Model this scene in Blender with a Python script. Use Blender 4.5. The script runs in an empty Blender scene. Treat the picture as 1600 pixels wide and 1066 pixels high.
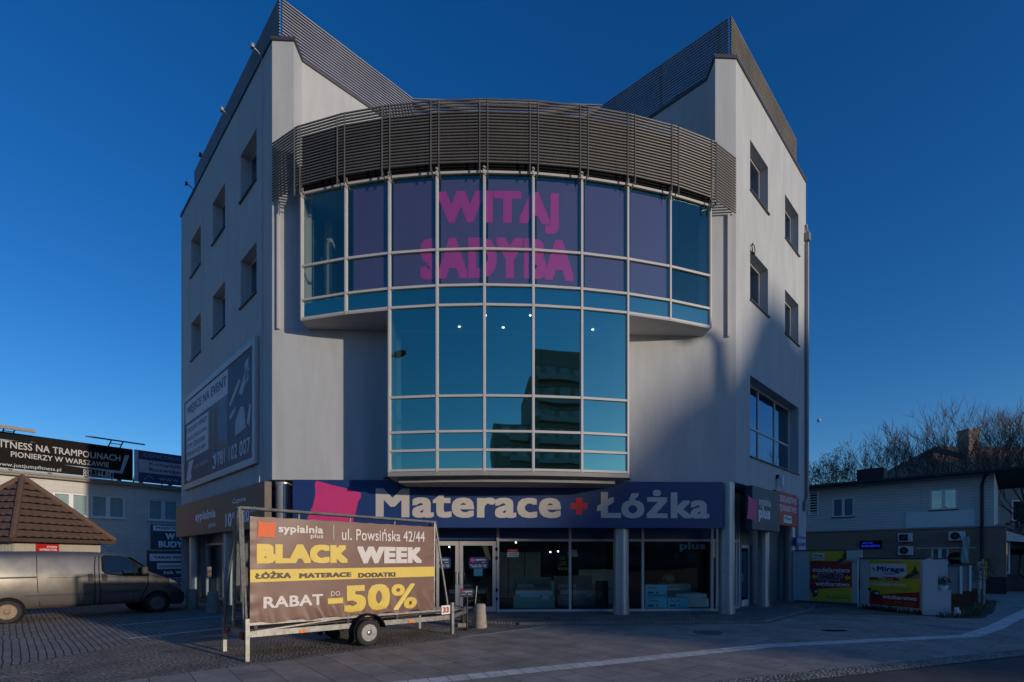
import bpy, bmesh, math, random
from mathutils import Vector, noise

# ------------------------------------------------------------------ camera, sky, sun, exposure
SC = bpy.context.scene
COL = SC.collection
EYE = 1.95                      # camera height above the pavement
FOC = 789.0                     # focal length in photo pixels (photo 1600 x 1066, horizon at row 870)

cam_d = bpy.data.cameras.new('camera')
cam_d.sensor_width = 36.0
cam_d.lens = 36.0 * FOC / 1600.0
cam_d.shift_y = (870.0 - 533.0) / 1600.0
cam_d.clip_end = 5000.0
cam_d.clip_start = 0.05
cam = bpy.data.objects.new('camera', cam_d)
cam.location = (0, 0, EYE)
cam.rotation_euler = (math.radians(90), 0, 0)
COL.objects.link(cam)
SC.camera = cam

SUN_EL = math.radians(8.0)
SUN_AZ = math.radians(126.9)    # clockwise from +Y: behind the camera, to the right
SUN_DIR = Vector((math.sin(SUN_AZ) * math.cos(SUN_EL), math.cos(SUN_AZ) * math.cos(SUN_EL), math.sin(SUN_EL)))
world = bpy.data.worlds.new('World')
SC.world = world
world.use_nodes = True
wn, wl = world.node_tree.nodes, world.node_tree.links
bg = wn['Background']
sky = wn.new('ShaderNodeTexSky')
sky.sky_type = 'NISHITA'
sky.sun_disc = False
sky.sun_elevation = SUN_EL
sky.sun_rotation = SUN_AZ
sky.altitude = 100
sky.air_density = 1.0
sky.dust_density = 0.2
sky.ozone_density = 4.0
hs = wn.new('ShaderNodeHueSaturation')
hs.inputs['Saturation'].default_value = 1.18
hs.inputs['Hue'].default_value = 0.512
wl.new(sky.outputs[0], hs.inputs['Color'])
wl.new(hs.outputs[0], bg.inputs['Color'])
bg.inputs['Strength'].default_value = 0.113

sun_d = bpy.data.lights.new('sun', 'SUN')
sun_d.energy = 1.95
sun_d.angle = math.radians(0.9)
sun_d.color = (1.0, 0.85, 0.66)
sun = bpy.data.objects.new('sun', sun_d)
sun.rotation_euler = (-SUN_DIR).to_track_quat('-Z', 'Y').to_euler()
sun.location = (60, -50, 40)
COL.objects.link(sun)

SC.view_settings.view_transform = 'Standard'
SC.view_settings.look = 'None'
SC.view_settings.gamma = 1.0
SC.view_settings.use_curve_mapping = False
SC.view_settings.exposure = 0.52
SC.cycles.max_bounces = 8
SC.cycles.transparent_max_bounces = 12
SC.cycles.sample_clamp_indirect = 4.0

# ------------------------------------------------------------------ helpers: places
def V2(x, y): return Vector((x, y))

class Fr:
    """A vertical plane: u runs left to right as seen from outside, d is outwards, z up."""
    def __init__(s, o, u):
        s.o = Vector(o); s.u = Vector(u).normalized(); s.n = V2(s.u.y, -s.u.x)
    def __call__(s, u, d, z):
        p = s.o + s.u * u + s.n * d
        return Vector((p.x, p.y, z))
    def hit(s, px, py=870.0, d=0.0):
        a = (px - 800.0) / FOC
        o = s.o + s.n * d
        u = (a * o.y - o.x) / (s.u.x - a * s.u.y)
        Y = o.y + u * s.u.y
        return u, EYE + (870.0 - py) / FOC * Y
    def U(s, px, d=0.0): return s.hit(px, 870, d)[0]

def ground(px, py):
    Y = EYE * FOC / (py - 870.0)
    return V2((px - 800.0) / FOC * Y, Y)
def at(px, py, Y):
    return Vector(((px - 800.0) / FOC * Y, Y, EYE + (870.0 - py) / FOC * Y))
def ident(x, y, z): return Vector((x, y, z))

# ------------------------------------------------------------------ helpers: materials
def srgb(r, g, b):
    f = lambda c: (c / 255 / 12.92) if c / 255 <= 0.04045 else ((c / 255 + 0.055) / 1.055) ** 2.4
    return (f(r), f(g), f(b))

def new_mat(name):
    m = bpy.data.materials.new(name); m.use_nodes = True
    return m, m.node_tree.nodes, m.node_tree.links, m.node_tree.nodes['Principled BSDF']

def coords(n, l, scale=(1, 1, 1), rot=(0, 0, 0)):
    tc = n.new('ShaderNodeTexCoord'); mp = n.new('ShaderNodeMapping')
    mp.inputs['Scale'].default_value = scale; mp.inputs['Rotation'].default_value = rot
    l.new(tc.outputs['Object'], mp.inputs['Vector'])
    return mp.outputs['Vector']

def mat(name, col, rough=0.7, metal=0.0, var=0.12, scale=3.0, bump=0.0, bscale=60.0, spec=0.5, stretch=1.0, coat=0.0):
    m, n, l, p = new_mat(name)
    v = coords(n, l, (1, 1, stretch))
    t = n.new('ShaderNodeTexNoise'); t.inputs['Scale'].default_value = scale; t.inputs['Detail'].default_value = 6
    t.inputs['Roughness'].default_value = 0.65
    l.new(v, t.inputs['Vector'])
    r = n.new('ShaderNodeValToRGB')
    r.color_ramp.elements[0].position = 0.3; r.color_ramp.elements[1].position = 0.7
    r.color_ramp.elements[0].color = tuple(c * (1 - var) for c in col) + (1,)
    r.color_ramp.elements[1].color = tuple(min(1, c * (1 + var)) for c in col) + (1,)
    l.new(t.outputs['Fac'], r.inputs['Fac']); l.new(r.outputs['Color'], p.inputs['Base Color'])
    rr = n.new('ShaderNodeMapRange')
    rr.inputs['To Min'].default_value = max(0.02, rough - 0.1); rr.inputs['To Max'].default_value = min(1, rough + 0.1)
    l.new(t.outputs['Fac'], rr.inputs['Value']); l.new(rr.outputs[0], p.inputs['Roughness'])
    p.inputs['Metallic'].default_value = metal
    p.inputs['Specular IOR Level'].default_value = spec
    p.inputs['Coat Weight'].default_value = coat
    if bump:
        b = n.new('ShaderNodeTexNoise'); b.inputs['Scale'].default_value = bscale; b.inputs['Detail'].default_value = 4
        l.new(v, b.inputs['Vector'])
        bp = n.new('ShaderNodeBump'); bp.inputs['Strength'].default_value = bump; bp.inputs['Distance'].default_value = 0.01
        l.new(b.outputs['Fac'], bp.inputs['Height']); l.new(bp.outputs[0], p.inputs['Normal'])
    return m

def brick_mat(name, c1, c2, joint, bw, bh, mortar, rot, rough=0.8, bump=0.5, offset=0.5, dirt=0.3, distort=0.0, plane='XY', big=1.3):
    m, n, l, p = new_mat(name)
    v = coords(n, l, (1, 1, 1), (0, 0, rot))
    if plane == 'XZ':
        s = n.new('ShaderNodeSeparateXYZ'); c = n.new('ShaderNodeCombineXYZ')
        l.new(v, s.inputs[0]); l.new(s.outputs['X'], c.inputs['X']); l.new(s.outputs['Z'], c.inputs['Y'])
        v = c.outputs[0]
    base_v = v
    if distort:
        t = n.new('ShaderNodeTexNoise'); t.inputs['Scale'].default_value = 0.9
        l.new(v, t.inputs['Vector'])
        t2 = n.new('ShaderNodeTexNoise'); t2.inputs['Scale'].default_value = 9
        l.new(v, t2.inputs['Vector'])
        s1 = n.new('ShaderNodeVectorMath'); s1.operation = 'SCALE'; s1.inputs['Scale'].default_value = distort
        l.new(t.outputs['Color'], s1.inputs[0])
        s2 = n.new('ShaderNodeVectorMath'); s2.operation = 'SCALE'; s2.inputs['Scale'].default_value = distort * 0.12
        l.new(t2.outputs['Color'], s2.inputs[0])
        a = n.new('ShaderNodeVectorMath'); a.operation = 'ADD'; l.new(v, a.inputs[0]); l.new(s1.outputs[0], a.inputs[1])
        a2 = n.new('ShaderNodeVectorMath'); a2.operation = 'ADD'; l.new(a.outputs[0], a2.inputs[0]); l.new(s2.outputs[0], a2.inputs[1])
        v = a2.outputs[0]
    b = n.new('ShaderNodeTexBrick')
    b.inputs['Scale'].default_value = 1.0
    b.inputs['Brick Width'].default_value = bw; b.inputs['Row Height'].default_value = bh
    b.inputs['Mortar Size'].default_value = mortar; b.inputs['Mortar Smooth'].default_value = 0.3
    b.inputs['Color1'].default_value = c1 + (1,); b.inputs['Color2'].default_value = c2 + (1,); b.inputs['Mortar'].default_value = joint + (1,)
    b.offset = offset
    l.new(v, b.inputs['Vector'])
    t = n.new('ShaderNodeTexNoise'); t.inputs['Scale'].default_value = big; t.inputs['Detail'].default_value = 8; t.inputs['Roughness'].default_value = 0.7
    l.new(base_v, t.inputs['Vector'])
    mr = n.new('ShaderNodeMapRange'); mr.inputs['From Min'].default_value = 0.3; mr.inputs['From Max'].default_value = 0.7
    mr.inputs['To Min'].default_value = 1 - dirt; mr.inputs['To Max'].default_value = 1 + dirt
    l.new(t.outputs['Fac'], mr.inputs['Value'])
    mx = n.new('ShaderNodeVectorMath'); mx.operation = 'SCALE'
    l.new(b.outputs['Color'], mx.inputs[0]); l.new(mr.outputs[0], mx.inputs['Scale'])
    l.new(mx.outputs[0], p.inputs['Base Color'])
    p.inputs['Roughness'].default_value = rough
    ft = n.new('ShaderNodeTexNoise'); ft.inputs['Scale'].default_value = 90
    l.new(base_v, ft.inputs['Vector'])
    ad = n.new('ShaderNodeMath'); ad.operation = 'MULTIPLY_ADD'; ad.inputs[1].default_value = 0.25
    inv = n.new('ShaderNodeMath'); inv.operation = 'SUBTRACT'; inv.inputs[0].default_value = 1.0
    l.new(b.outputs['Fac'], inv.inputs[1])
    l.new(ft.outputs['Fac'], ad.inputs[0]); l.new(inv.outputs[0], ad.inputs[2])
    bp = n.new('ShaderNodeBump'); bp.inputs['Strength'].default_value = bump; bp.inputs['Distance'].default_value = 0.012
    l.new(ad.outputs[0], bp.inputs['Height']); l.new(bp.outputs[0], p.inputs['Normal'])
    return m

def cell_mat(name, c1, c2, joint, scale, rot=0.0, rough=0.8, bump=0.8, rnd=0.6, dirt=0.3):
    """small setts: Voronoi cells with dark joints"""
    m, n, l, p = new_mat(name)
    v = coords(n, l, (scale, scale, scale), (0, 0, rot))
    e = n.new('ShaderNodeTexVoronoi'); e.feature = 'DISTANCE_TO_EDGE'; e.inputs['Scale'].default_value = 1; e.inputs['Randomness'].default_value = rnd
    e.voronoi_dimensions = '2D'
    c = n.new('ShaderNodeTexVoronoi'); c.inputs['Scale'].default_value = 1; c.inputs['Randomness'].default_value = rnd; c.voronoi_dimensions = '2D'
    l.new(v, e.inputs['Vector']); l.new(v, c.inputs['Vector'])
    mixc = n.new('ShaderNodeMix'); mixc.data_type = 'RGBA'
    sp = n.new('ShaderNodeSeparateColor'); l.new(c.outputs['Color'], sp.inputs[0])
    l.new(sp.outputs[0], mixc.inputs['Factor'])
    mixc.inputs['A'].default_value = c1 + (1,); mixc.inputs['B'].default_value = c2 + (1,)
    mr = n.new('ShaderNodeMapRange'); mr.inputs['From Min'].default_value = 0.02; mr.inputs['From Max'].default_value = 0.13
    l.new(e.outputs['Distance'], mr.inputs['Value'])
    mj = n.new('ShaderNodeMix'); mj.data_type = 'RGBA'
    l.new(mr.outputs[0], mj.inputs['Factor']); mj.inputs['A'].default_value = joint + (1,)
    l.new(mixc.outputs['Result'], mj.inputs['B'])
    t = n.new('ShaderNodeTexNoise'); t.inputs['Scale'].default_value = 0.12; t.inputs['Detail'].default_value = 8
    l.new(v, t.inputs['Vector'])
    md = n.new('ShaderNodeMapRange'); md.inputs['From Min'].default_value = 0.3; md.inputs['From Max'].default_value = 0.7
    md.inputs['To Min'].default_value = 1 - dirt; md.inputs['To Max'].default_value = 1 + dirt
    l.new(t.outputs['Fac'], md.inputs['Value'])
    sc = n.new('ShaderNodeVectorMath'); sc.operation = 'SCALE'
    l.new(mj.outputs['Result'], sc.inputs[0]); l.new(md.outputs[0], sc.inputs['Scale'])
    l.new(sc.outputs[0], p.inputs['Base Color']); p.inputs['Roughness'].default_value = rough
    mh = n.new('ShaderNodeMapRange'); mh.inputs['From Max'].default_value = 0.35
    l.new(e.outputs['Distance'], mh.inputs['Value'])
    bp = n.new('ShaderNodeBump'); bp.inputs['Strength'].default_value = bump; bp.inputs['Distance'].default_value = 0.02
    l.new(mh.outputs[0], bp.inputs['Height']); l.new(bp.outputs[0], p.inputs['Normal'])
    return m

def glass_mat(name, refl=(0.6, 0.8, 0.8), trans=(0.3, 0.5, 0.5), base=0.35, wobble=0.02, wscale=0.7, power=1.0):
    m, n, l, p = new_mat(name)
    out = n['Material Output']; n.remove(p)
    tr = n.new('ShaderNodeBsdfTransparent'); tr.inputs['Color'].default_value = trans + (1,)
    gl = n.new('ShaderNodeBsdfAnisotropic'); gl.inputs['Color'].default_value = refl + (1,); gl.inputs['Roughness'].default_value = 0.015
    lw = n.new('ShaderNodeLayerWeight'); lw.inputs['Blend'].default_value = 0.5
    pw = n.new('ShaderNodeMath'); pw.operation = 'POWER'; pw.inputs[1].default_value = 4.5
    l.new(lw.outputs['Facing'], pw.inputs[0])
    mr = n.new('ShaderNodeMapRange'); mr.inputs['To Min'].default_value = base; mr.inputs['To Max'].default_value = 1.0
    l.new(pw.outputs[0], mr.inputs['Value'])
    mx = n.new('ShaderNodeMixShader')
    l.new(mr.outputs[0], mx.inputs['Fac']); l.new(tr.outputs[0], mx.inputs[1]); l.new(gl.outputs[0], mx.inputs[2])
    v = coords(n, l)
    t = n.new('ShaderNodeTexNoise'); t.inputs['Scale'].default_value = wscale; t.inputs['Detail'].default_value = 1
    l.new(v, t.inputs['Vector'])
    bp = n.new('ShaderNodeBump'); bp.inputs['Strength'].default_value = 1.0; bp.inputs['Distance'].default_value = wobble
    l.new(t.outputs['Fac'], bp.inputs['Height']); l.new(bp.outputs[0], gl.inputs['Normal'])
    l.new(mx.outputs[0], out.inputs['Surface'])
    return m

def emit_mat(name, col, strength):
    m, n, l, p = new_mat(name)
    p.inputs['Base Color'].default_value = col + (1,)
    p.inputs['Emission Color'].default_value = col + (1,)
    p.inputs['Emission Strength'].default_value = strength
    return m

# ------------------------------------------------------------------ helpers: meshes
_glyphs = {}
def glyphs(body, bold):
    k = (body, bold)
    if k in _glyphs: return _glyphs[k]
    c = bpy.data.curves.new('tmp_text', 'FONT'); c.body = body; c.resolution_u = 3; c.space_character = 1.0 + bold * 1.6
    o = bpy.data.objects.new('tmp_text', c); COL.objects.link(o)
    bpy.context.view_layer.update()
    m = bpy.data.meshes.new_from_object(o.evaluated_get(bpy.context.evaluated_depsgraph_get()))
    vs = [(v.co.x, v.co.y) for v in m.vertices]; fs = [tuple(p.vertices) for p in m.polygons]
    bpy.data.objects.remove(o); bpy.data.curves.remove(c); bpy.data.meshes.remove(m)
    if bold > 0.006:                       # thicken: the same outline laid over itself, shifted all round
        n0 = len(vs); base = list(vs); bf = list(fs)
        for q, (ox, oy) in enumerate(((1, .8), (-1, .8), (-1, -.8), (1, -.8), (1, 0), (-1, 0), (0, .8), (0, -.8), (.5, .8), (-.5, -.8))):
            cx, cy = bold * ox, bold * oy
            vs += [(x + cx, y + cy) for x, y in base]; fs += [tuple(i + n0 * (q + 1) for i in f) for f in bf]
    n_base = n0 if bold > 0.006 else len(vs)
    x0 = min(v[0] for v in vs); x1 = max(v[0] for v in vs); y0 = min(v[1] for v in vs); y1 = max(v[1] for v in vs)
    vs = [((x - x0) / (x1 - x0), (y - y0) / (y1 - y0)) for x, y in vs]
    _glyphs[k] = (vs, fs, n_base)
    return _glyphs[k]

BASE = {}
class MB:
    def __init__(s, f=ident):
        s.f = f; s.v = []; s.fc = []; s.mi = []; s.m = 0; s.seg = []
    def add(s, pts, faces, raw=False):
        k = len(s.v)
        s.v += [Vector(p) if raw else s.f(*p) for p in pts]
        for f in faces:
            s.fc.append([k + i for i in f]); s.mi.append(s.m)
        return s
    def quad(s, a, b, c, d): return s.add([a, b, c, d], [(0, 1, 2, 3)])
    def poly(s, pts): return s.add(pts, [tuple(range(len(pts)))])
    def panel(s, u0, u1, z0, z1, d=0.0): return s.add([(u0, d, z0), (u1, d, z0), (u1, d, z1), (u0, d, z1)], [(0, 1, 2, 3)])
    def box(s, a0, a1, b0, b1, c0, c1):
        p = [(x, y, z) for z in (c0, c1) for y in (b0, b1) for x in (a0, a1)]
        return s.add(p, [(0, 2, 3, 1), (4, 5, 7, 6), (0, 1, 5, 4), (2, 6, 7, 3), (0, 4, 6, 2), (1, 3, 7, 5)])
    def prism(s, pts2, d0, d1):
        """outline in (u, z) between depths d0 and d1"""
        n = len(pts2)
        p = [(u, d0, z) for u, z in pts2] + [(u, d1, z) for u, z in pts2]
        return s.add(p, [tuple(range(n)), tuple(range(2 * n - 1, n - 1, -1))] + [(i, i + n, (i + 1) % n + n, (i + 1) % n) for i in range(n)])
    def slab(s, pts, z0, z1):
        """outline in plan between heights"""
        n = len(pts)
        p = [(x, y, z0) for x, y in pts] + [(x, y, z1) for x, y in pts]
        return s.add(p, [tuple(range(n)), tuple(range(2 * n - 1, n - 1, -1))] + [(i, i + n, (i + 1) % n + n, (i + 1) % n) for i in range(n)])
    def bar(s, a, b, w, h):
        """rectangular bar between two points (in frame coordinates), w across, h up"""
        a, b = s.f(*a), s.f(*b); d = (b - a).normalized()
        up = Vector((0, 0, 1)) if abs(d.z) < 0.95 else Vector((0, 1, 0))
        sd = d.cross(up).normalized(); up = sd.cross(d).normalized()
        p = []
        for q in (a, b):
            for i, j in ((-1, -1), (1, -1), (1, 1), (-1, 1)): p.append(q + sd * (w / 2 * i) + up * (h / 2 * j))
        return s.add(p, [(0, 1, 2, 3), (7, 6, 5, 4), (0, 4, 5, 1), (1, 5, 6, 2), (2, 6, 7, 3), (3, 7, 4, 0)], True)
    def tube(s, pts, r, n=8, r2=None, world=False):
        P = [Vector(p) if world else s.f(*p) for p in pts]; m = len(P); rings = []
        ref = None
        for i, q in enumerate(P):
            d = (P[min(i + 1, m - 1)] - P[max(i - 1, 0)]).normalized()
            if ref is None or abs(ref.dot(d)) > 0.98: ref = Vector((0, 0, 1)) if abs(d.z) < 0.9 else Vector((1, 0, 0))
            a = d.cross(ref).normalized(); b = d.cross(a)
            rr = r if r2 is None else r + (r2 - r) * i / (m - 1)
            rings += [q + (a * math.cos(2 * math.pi * k / n) + b * math.sin(2 * math.pi * k / n)) * rr for k in range(n)]
        fs = [(i * n + k, i * n + (k + 1) % n, (i + 1) * n + (k + 1) % n, (i + 1) * n + k) for i in range(m - 1) for k in range(n)]
        fs += [tuple(range(n)), tuple(range((m - 1) * n, m * n))]
        return s.add(rings, fs, True)
    def lathe(s, c, axis, prof, n=24):
        """prof: (along, radius) pairs about axis through c (world)"""
        c = Vector(c); ax = Vector(axis).normalized()
        ref = Vector((0, 0, 1)) if abs(ax.z) < 0.9 else Vector((1, 0, 0))
        a = ax.cross(ref).normalized(); b = ax.cross(a)
        P = []
        for t, r in prof:
            P += [c + ax * t + (a * math.cos(2 * math.pi * k / n) + b * math.sin(2 * math.pi * k / n)) * r for k in range(n)]
        m = len(prof)
        fs = [(i * n + k, i * n + (k + 1) % n, (i + 1) * n + (k + 1) % n, (i + 1) * n + k) for i in range(m - 1) for k in range(n)]
        if prof[0][1] > 1e-4: fs.append(tuple(range(n)))
        if prof[-1][1] > 1e-4: fs.append(tuple(range((m - 1) * n, m * n)))
        return s.add(P, fs, True)
    def text(s, body, u0, u1, z0, z1, d=0.0, bold=0.02, fn=None):
        vs, fs, nb = glyphs(body, bold); f0 = len(s.fc)
        pts = [(u0 + (u1 - u0) * x, d + .00025 * (i // nb), z0 + (z1 - z0) * y) for i, (x, y) in enumerate(vs)]
        if fn: pts = [(u, dd + fn(u, z), z) for u, dd, z in pts]
        s.add(pts, fs); s.seg.append((f0, len(s.fc))); return s
    def disc(s, u, z, r, d=0.0, n=20, rz=None):
        rz = rz or r
        return s.poly([(u + r * math.cos(2 * math.pi * k / n), d, z + rz * math.sin(2 * math.pi * k / n)) for k in range(n)])
    def grid(s, us, zs, holes, d=0.0, reveal=0.25):
        """wall sheet with openings, and the reveals of those openings"""
        us = sorted(set(us) | {h[0] for h in holes} | {h[1] for h in holes}); zs = sorted(set(zs) | {h[2] for h in holes} | {h[3] for h in holes})
        for i in range(len(us) - 1):
            for j in range(len(zs) - 1):
                uc, zc = (us[i] + us[i + 1]) / 2, (zs[j] + zs[j + 1]) / 2
                if any(h[0] < uc < h[1] and h[2] < zc < h[3] for h in holes): continue
                s.panel(us[i], us[i + 1], zs[j], zs[j + 1], d)
        for a, b, c, e in holes:
            if reveal:
                r = d - reveal
                s.quad((a, d, c), (a, r, c), (a, r, e), (a, d, e)); s.quad((b, d, c), (b, r, c), (b, r, e), (b, d, e))
                s.quad((a, d, c), (b, d, c), (b, r, c), (a, r, c)); s.quad((a, d, e), (b, d, e), (b, r, e), (a, r, e))
        return s
    def build(s, name, mats, parent=None, smooth=False, bevel=0.0, subdiv=0, merge=True):
        if len(s.seg) > 1 or (s.seg and s.seg[0] != (0, len(s.fc))):      # every line of lettering is an object of its own
            inside = set(); first = None; runs = []
            for a, c in s.seg: inside |= set(range(a, c)); runs.append(list(range(a, c)))
            rest = [i for i in range(len(s.fc)) if i not in inside]
            for r in runs:
                q = MB(); used = {}
                for i in r: q.fc.append([used.setdefault(v, len(used)) for v in s.fc[i]]); q.mi.append(0)
                q.v = [s.v[v] for v in used]
                o = q.build(name, mats, parent, smooth, merge=False); first = first or o
            if rest:
                q = MB(); used = {}
                for i in rest: q.fc.append([used.setdefault(v, len(used)) for v in s.fc[i]]); q.mi.append(0)
                q.v = [s.v[v] for v in used]
                q.build('printed_mark', mats, parent, smooth)
            return first
        me = bpy.data.meshes.new(name)
        base = BASE.get(parent.name, Vector((0, 0, 0))) if parent else Vector((0, 0, 0))
        me.from_pydata([tuple(v - base) for v in s.v], [], s.fc)
        mats = mats if isinstance(mats, (list, tuple)) else [mats]
        for m in mats: me.materials.append(m)
        if len(mats) > 1: me.polygons.foreach_set('material_index', s.mi)
        if merge:
            b = bmesh.new(); b.from_mesh(me)
            bmesh.ops.remove_doubles(b, verts=b.verts, dist=1e-5)
            bmesh.ops.recalc_face_normals(b, faces=b.faces)
            b.to_mesh(me); b.free()
        if smooth: me.polygons.foreach_set('use_smooth', [True] * len(me.polygons))
        o = bpy.data.objects.new(name, me); COL.objects.link(o)
        if smooth == 'auto':
            me.polygons.foreach_set('use_smooth', [True] * len(me.polygons))
            md = o.modifiers.new('edges', 'EDGE_SPLIT'); md.split_angle = math.radians(38)
        if parent: o.parent = parent; BASE[o.name] = base
        else: BASE[o.name] = base
        if bevel:
            md = o.modifiers.new('bevel', 'BEVEL'); md.width = bevel; md.segments = 2; md.limit_method = 'ANGLE'
        if subdiv:
            md = o.modifiers.new('sub', 'SUBSURF'); md.levels = subdiv; md.render_levels = subdiv
        return o

def tag(o, label, cat, group=None):
    o['label'] = label; o['category'] = cat
    if group: o['group'] = group
    return o
def thing(name, loc, label, cat, group=None):
    o = bpy.data.objects.new(name, None); COL.objects.link(o)
    o.empty_display_size = 0.3
    loc = Vector((loc[0], loc[1], loc[2] if len(loc) > 2 else 0.0))
    o.location = loc; BASE[o.name] = loc
    return tag(o, label, cat, group)
def struct(o): o['kind'] = 'structure'; return o

def wheel(parent, c, axis, r, w, rimmat, holes=12):
    """tyre (part) with its rim (sub-part); axis points outwards"""
    ax = Vector(axis).normalized(); c = Vector(c)
    t = MB().lathe(c, ax, [(-w / 2, r * 0.62), (-w / 2, r * 0.9), (-w * 0.36, r * 0.985), (-w * 0.2, r), (w * 0.2, r), (w * 0.36, r * 0.985), (w / 2, r * 0.9), (w / 2 + 0.004, r * 0.78), (w / 2 - 0.01, r * 0.66), (w / 2 - 0.03, r * 0.63)], 36).build('wheel', M_RUBBER, parent, smooth='auto')
    m = MB().lathe(c, ax, [(w / 2 - 0.01, r * 0.665), (w / 2, r * 0.64), (w / 2 - 0.015, r * 0.6), (w / 2 - 0.035, r * 0.56), (w / 2 - 0.02, r * 0.42), (w / 2 - 0.015, r * 0.3), (w / 2 - 0.03, r * 0.24), (w / 2 - 0.005, r * 0.2), (w / 2 + 0.006, r * 0.13), (w / 2 + 0.006, 0.0)], 36)
    m.build('rim', rimmat, t, smooth='auto')
    ref = Vector((0, 0, 1)); a = ax.cross(ref).normalized(); b = ax.cross(a)
    k = MB()
    for i in range(holes):
        th = 2 * math.pi * i / holes
        q = c + ax * (w / 2 - 0.026) + (a * math.cos(th) + b * math.sin(th)) * r * 0.49
        k.lathe(q, ax, [(0, r * 0.045), (0.004, r * 0.045)], 8)
    for i in range(5):
        th = 2 * math.pi * i / 5
        q = c + ax * (w / 2 - 0.02) + (a * math.cos(th) + b * math.sin(th)) * r * 0.26
        k.lathe(q, ax, [(0, r * 0.03), (0.006, r * 0.03)], 6)
    k.build('rim_holes', M_BLACK, t)
    return t
# ------------------------------------------------------------------ materials
M_PLASTER = mat('plaster', (0.445, 0.46, 0.48), 0.9, var=0.10, scale=1.8, bump=0.12, bscale=45, spec=0.2, stretch=0.22)
M_PLASTERG = mat('soffit_plaster', (0.42, 0.42, 0.42), 0.9, var=0.05, scale=1.5, bump=0.1, bscale=45, spec=0.2)
M_ALU = mat('aluminium_frame', (0.52, 0.49, 0.49), 0.5, 0.0, var=0.05, scale=2)
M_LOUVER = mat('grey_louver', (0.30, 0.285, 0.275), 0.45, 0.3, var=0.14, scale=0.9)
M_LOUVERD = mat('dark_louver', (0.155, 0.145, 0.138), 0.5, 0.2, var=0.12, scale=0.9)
M_COPING = mat('dark_coping', (0.09, 0.09, 0.10), 0.45, 0.4, var=0.1)
M_DARKM = mat('dark_metal', (0.025, 0.026, 0.03), 0.5, 0.3, var=0.2)
M_BLACK = mat('black', (0.010, 0.010, 0.011), 0.8, var=0.2, spec=0.15)
M_STEEL = mat('brushed_steel_column', (0.42, 0.43, 0.45), 0.42, 0.55, var=0.06, scale=2)
M_GALV = mat('galvanised_steel', (0.27, 0.262, 0.25), 0.42, 0.6, var=0.3, scale=9, bump=0.1, bscale=80)
M_RUBBER = mat('rubber', (0.022, 0.021, 0.021), 0.8, var=0.2, scale=20)
M_RIM = mat('silver_rim', (0.28, 0.28, 0.285), 0.38, 0.7, var=0.15, scale=12)
M_WHITE = mat('white_paint', (0.72, 0.72, 0.72), 0.55, var=0.04)
M_WIN = glass_mat('window_glass', (0.62, 0.78, 0.95), (0.10, 0.14, 0.18), 0.35, 0.012, 0.9)
M_BAY = glass_mat('teal_bay_glass', (0.52, 0.88, 0.68), (0.46, 0.66, 0.64), 0.55, 0.005, 0.7)
M_BAYT = glass_mat('clear_bay_glass', (0.54, 0.82, 0.68), (0.80, 0.90, 0.86), 0.25, 0.005, 0.7)
M_SHOPGLASS = glass_mat('shop_glass', (0.75, 0.85, 0.9), (0.74, 0.86, 0.87), 0.06, 0.01, 0.6)
M_SPANDREL = mat('spandrel_backing', (0.01, 0.05, 0.07), 0.6, var=0.1)
M_ROOM = mat('room_wall', (0.17, 0.30, 0.27), 0.9, var=0.1)
M_ROOML = mat('room_column', (0.38, 0.42, 0.36), 0.9, var=0.05)
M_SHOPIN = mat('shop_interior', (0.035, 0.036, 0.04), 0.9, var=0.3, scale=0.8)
M_FILM = mat('purple_film', (0.15, 0.085, 0.22), 0.8, var=0.06, scale=0.8)
M_MAGENTA = mat('magenta_film', (0.72, 0.04, 0.38), 0.8, var=0.03)
M_NAVY = mat('navy_sign', (0.014, 0.043, 0.165), 0.5, var=0.05, scale=1.2)
M_CREAM = mat('cream_letters', (0.55, 0.51, 0.48), 0.5, var=0.04)
M_PINK = mat('pink', (0.62, 0.045, 0.20), 0.55, var=0.06)
M_BROWNS = mat('brown_sign', (0.085, 0.058, 0.048), 0.55, var=0.06)
M_GREYS = mat('charcoal_sign', (0.048, 0.052, 0.085), 0.5, var=0.06)
M_REDS = mat('red_sign', (0.50, 0.022, 0.025), 0.5, var=0.08)
M_YELLOW = mat('yellow_print', (0.74, 0.52, 0.03), 0.6, var=0.05)
M_ORANGE = mat('orange_print', (0.75, 0.13, 0.03), 0.6, var=0.12, scale=5)
M_BANNER = mat('brown_banner', (0.19, 0.105, 0.082), 0.42, var=0.06, scale=1.0, spec=0.4)
M_BANNERY = mat('yellow_banner_print', (0.72, 0.52, 0.09), 0.5, var=0.05)
M_BANNERW = mat('white_banner_print', (0.66, 0.60, 0.58), 0.5, var=0.04)
M_SKYP = mat('pale_blue_print', (0.30, 0.42, 0.48), 0.6, var=0.06)
M_CONC = mat('concrete', (0.32, 0.28, 0.24), 0.9, var=0.2, scale=9, bump=0.4, bscale=70, spec=0.2)
M_AMBER = mat('amber_reflector', (0.8, 0.22, 0.01), 0.3, var=0.1)
M_TAILRED = mat('red_lens', (0.25, 0.012, 0.012), 0.3, var=0.1)

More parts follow.
